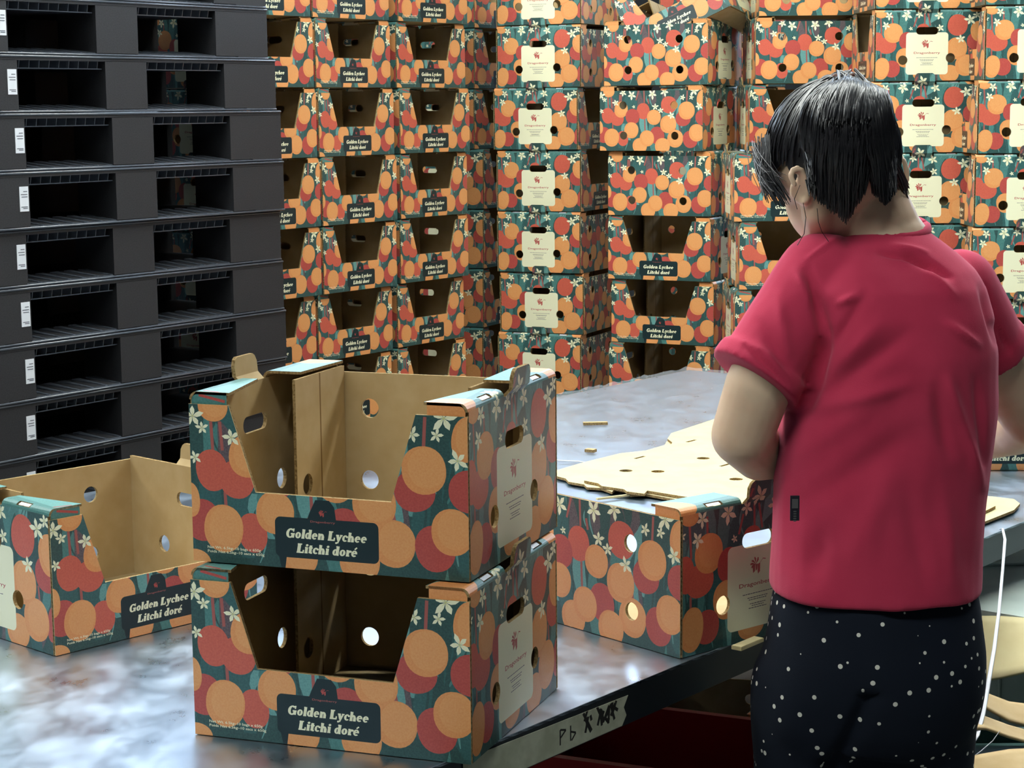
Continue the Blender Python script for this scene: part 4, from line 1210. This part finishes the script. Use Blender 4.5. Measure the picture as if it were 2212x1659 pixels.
# wisps by the temple and cheek
for k in range(70):
    p = on_head(HC + hf * rh.uniform(.03, .075) + hl * .07 + hu * rh.uniform(-.01, .06), .02)
    e_ = PP(rh.uniform(1648, 1700), rh.uniform(370, 440), rh.uniform(2.72, 2.80)); m_ = p.lerp(e_, .5) + Vector((-.014, -.004, .006))
    pts = [p * (1 - t) ** 2 + m_ * 2 * t * (1 - t) + e_ * t * t for t in [i / 7 for i in range(8)]]
    hair.tube(pts, [.0006] * 6 + [.0004, .0002], 'hair_grey' if k % 3 else 'hair_black', 4, caps=False)
for pp in [[(1735, 438), (1741, 470), (1737, 505), (1722, 530)], [(1765, 450), (1768, 480), (1775, 500), (1790, 522)], [(1728, 400), (1716, 430), (1722, 452)]]:
    hair.tube([PP(x, y, 2.685 if y < 500 else 2.70) for x, y in pp], .0005, 'hair_black', 4, caps=False)
# behind the ear
for k in range(240):
    x0, y0 = rh.uniform(1746, 1800), rh.uniform(385, 462)
    p = PP(x0, y0, 2.722 + (1800 - x0) * .0001); q = PP(x0 + rh.uniform(10, 45), y0 - rh.uniform(90, 130), 2.71); m_ = p.lerp(q, .5) + Vector((0, -.006, 0))
    hair.tube([p * (1 - t) ** 2 + m_ * 2 * t * (1 - t) + q * t * t for t in [i / 6 for i in range(7)]], [.0004, .0011, .0015, .0017, .0017, .0015, .001], 'hair_black', 4, caps=False)
# nape hair
for k in range(260):
    a = rh.uniform(1845, 1965); b0 = rh.uniform(385, 432) + (abs(a - 1905) * .15)
    p = PP(a, b0, 2.745 + abs(a - 1900) * .0001); q = PP(1850 + (a - 1850) * .6, rh.uniform(290, 330), 2.71)
    m_ = p.lerp(q, .5) + Vector((0, -.006, 0))
    pts = [p * (1 - t) ** 2 + m_ * 2 * t * (1 - t) + q * t * t for t in [i / 6 for i in range(7)]]
    hair.tube(pts, [.0005, .0009, .0013, .0015, .0015, .0015, .001], 'hair_black', 4, caps=False)
pchild('hair', hair.mesh('hair'))
# ponytail
pt = MB()
core = MB()
chain(core, [(TIE + Vector((0, -.01, 0)), .012), (PP(1840, 205, 2.745), .022), (PP(1842, 270, 2.73), .038), (PP(1845, 330, 2.72), .036)], 'hair_black')
chain(core, [(PP(1820, 330, 2.70), .030), (PP(1812, 400, 2.70), .022), (PP(1822, 450, 2.695), .012)], 'hair_black')
chain(core, [(PP(1890, 330, 2.70), .022), (PP(1908, 390, 2.70), .012)], 'hair_black')
rm = remeshed(core, 'core', .006, 0, 'hair_black', 10)
pt.add([v.co.copy() for v in rm.vertices], [tuple(p.vertices) for p in rm.polygons], 'hair_black', True)
bpy.data.meshes.remove(rm)
for k in range(2000):
    s = rh.random()
    if s < .62:   # main fall
        ex = rh.uniform(1745, 1872); ey = 486 - abs(ex - 1828) * (.75 if ex < 1828 else 1.5) - rh.uniform(0, 40) - (rh.random() ** 3) * 60
        mx_ = 1745 + (ex - 1752) / 110 * 130 + rh.uniform(-14, 14); my = rh.uniform(270, 310)
        tx_ = 1790 + (mx_ - 1745) / 130 * 85 + rh.uniform(-6, 6)
    else:
        ex = rh.triangular(1880, 1940, 1912); ey = 446 - abs(ex - 1912) * .9 - rh.uniform(0, 50)
        mx_ = 1870 + (ex - 1880) / 60 * 64 + rh.uniform(-8, 4); my = rh.uniform(280, 320)
        tx_ = 1850 + (mx_ - 1870) / 64 * 55 + rh.uniform(-5, 5)
    dep = rh.uniform(0, 1)
    cxn = (mx_ - 1835) / 100
    Ym = 2.645 + .05 * cxn * cxn + dep * .025
    A = TIE + Vector((rh.gauss(0, .008), rh.gauss(0, .006), rh.gauss(0, .005)))
    B_ = PP(tx_, 172 + abs(tx_ - 1832) * .22 + rh.uniform(0, 14), 2.725 - .02 * (1 - abs(cxn)) + dep * .02)
    C_ = PP(mx_, my, Ym); D_ = PP(ex, ey, 2.675 + dep * .03)
    key = [A, B_, PP((mx_ * .7 + tx_ * .3), 222, (Ym + 2.70) / 2 - .004), C_, PP((mx_ + ex) / 2 + rh.uniform(-4, 4), (my + ey) / 2, Ym + .008), D_]
    pts = []
    for i in range(len(key) - 1):
        a0 = key[max(i - 1, 0)]; a1 = key[i]; a2 = key[i + 1]; a3 = key[min(i + 2, len(key) - 1)]
        for j in range(3):
            t = j / 3; pts.append(.5 * ((2 * a1) + (a2 - a0) * t + (2 * a0 - 5 * a1 + 4 * a2 - a3) * t * t + (3 * a1 - a0 - 3 * a2 + a3) * t ** 3))
    pts.append(key[-1])
    w_ = rh.uniform(.0010, .0024); n = len(pts)
    pt.tube(pts, [w_ * (1 if i < n * .7 else max(.12, 1 - (i - n * .7) / (n * .3) * .9)) for i in range(n)], 'hair_black', 5, caps=False)
pchild('ponytail', pt.mesh('ponytail'))
mb = MB()
for k in range(3):
    mb.tube([TIE + Vector((.018 * cos(a), .018 * sin(a), -.004 + .005 * k + .002 * sin(5 * a + k))) for a in [2 * pi * i / 20 for i in range(21)]], .004, 'scrunchie', 6)
pchild('hair_tie', mb.mesh('hair_tie'))
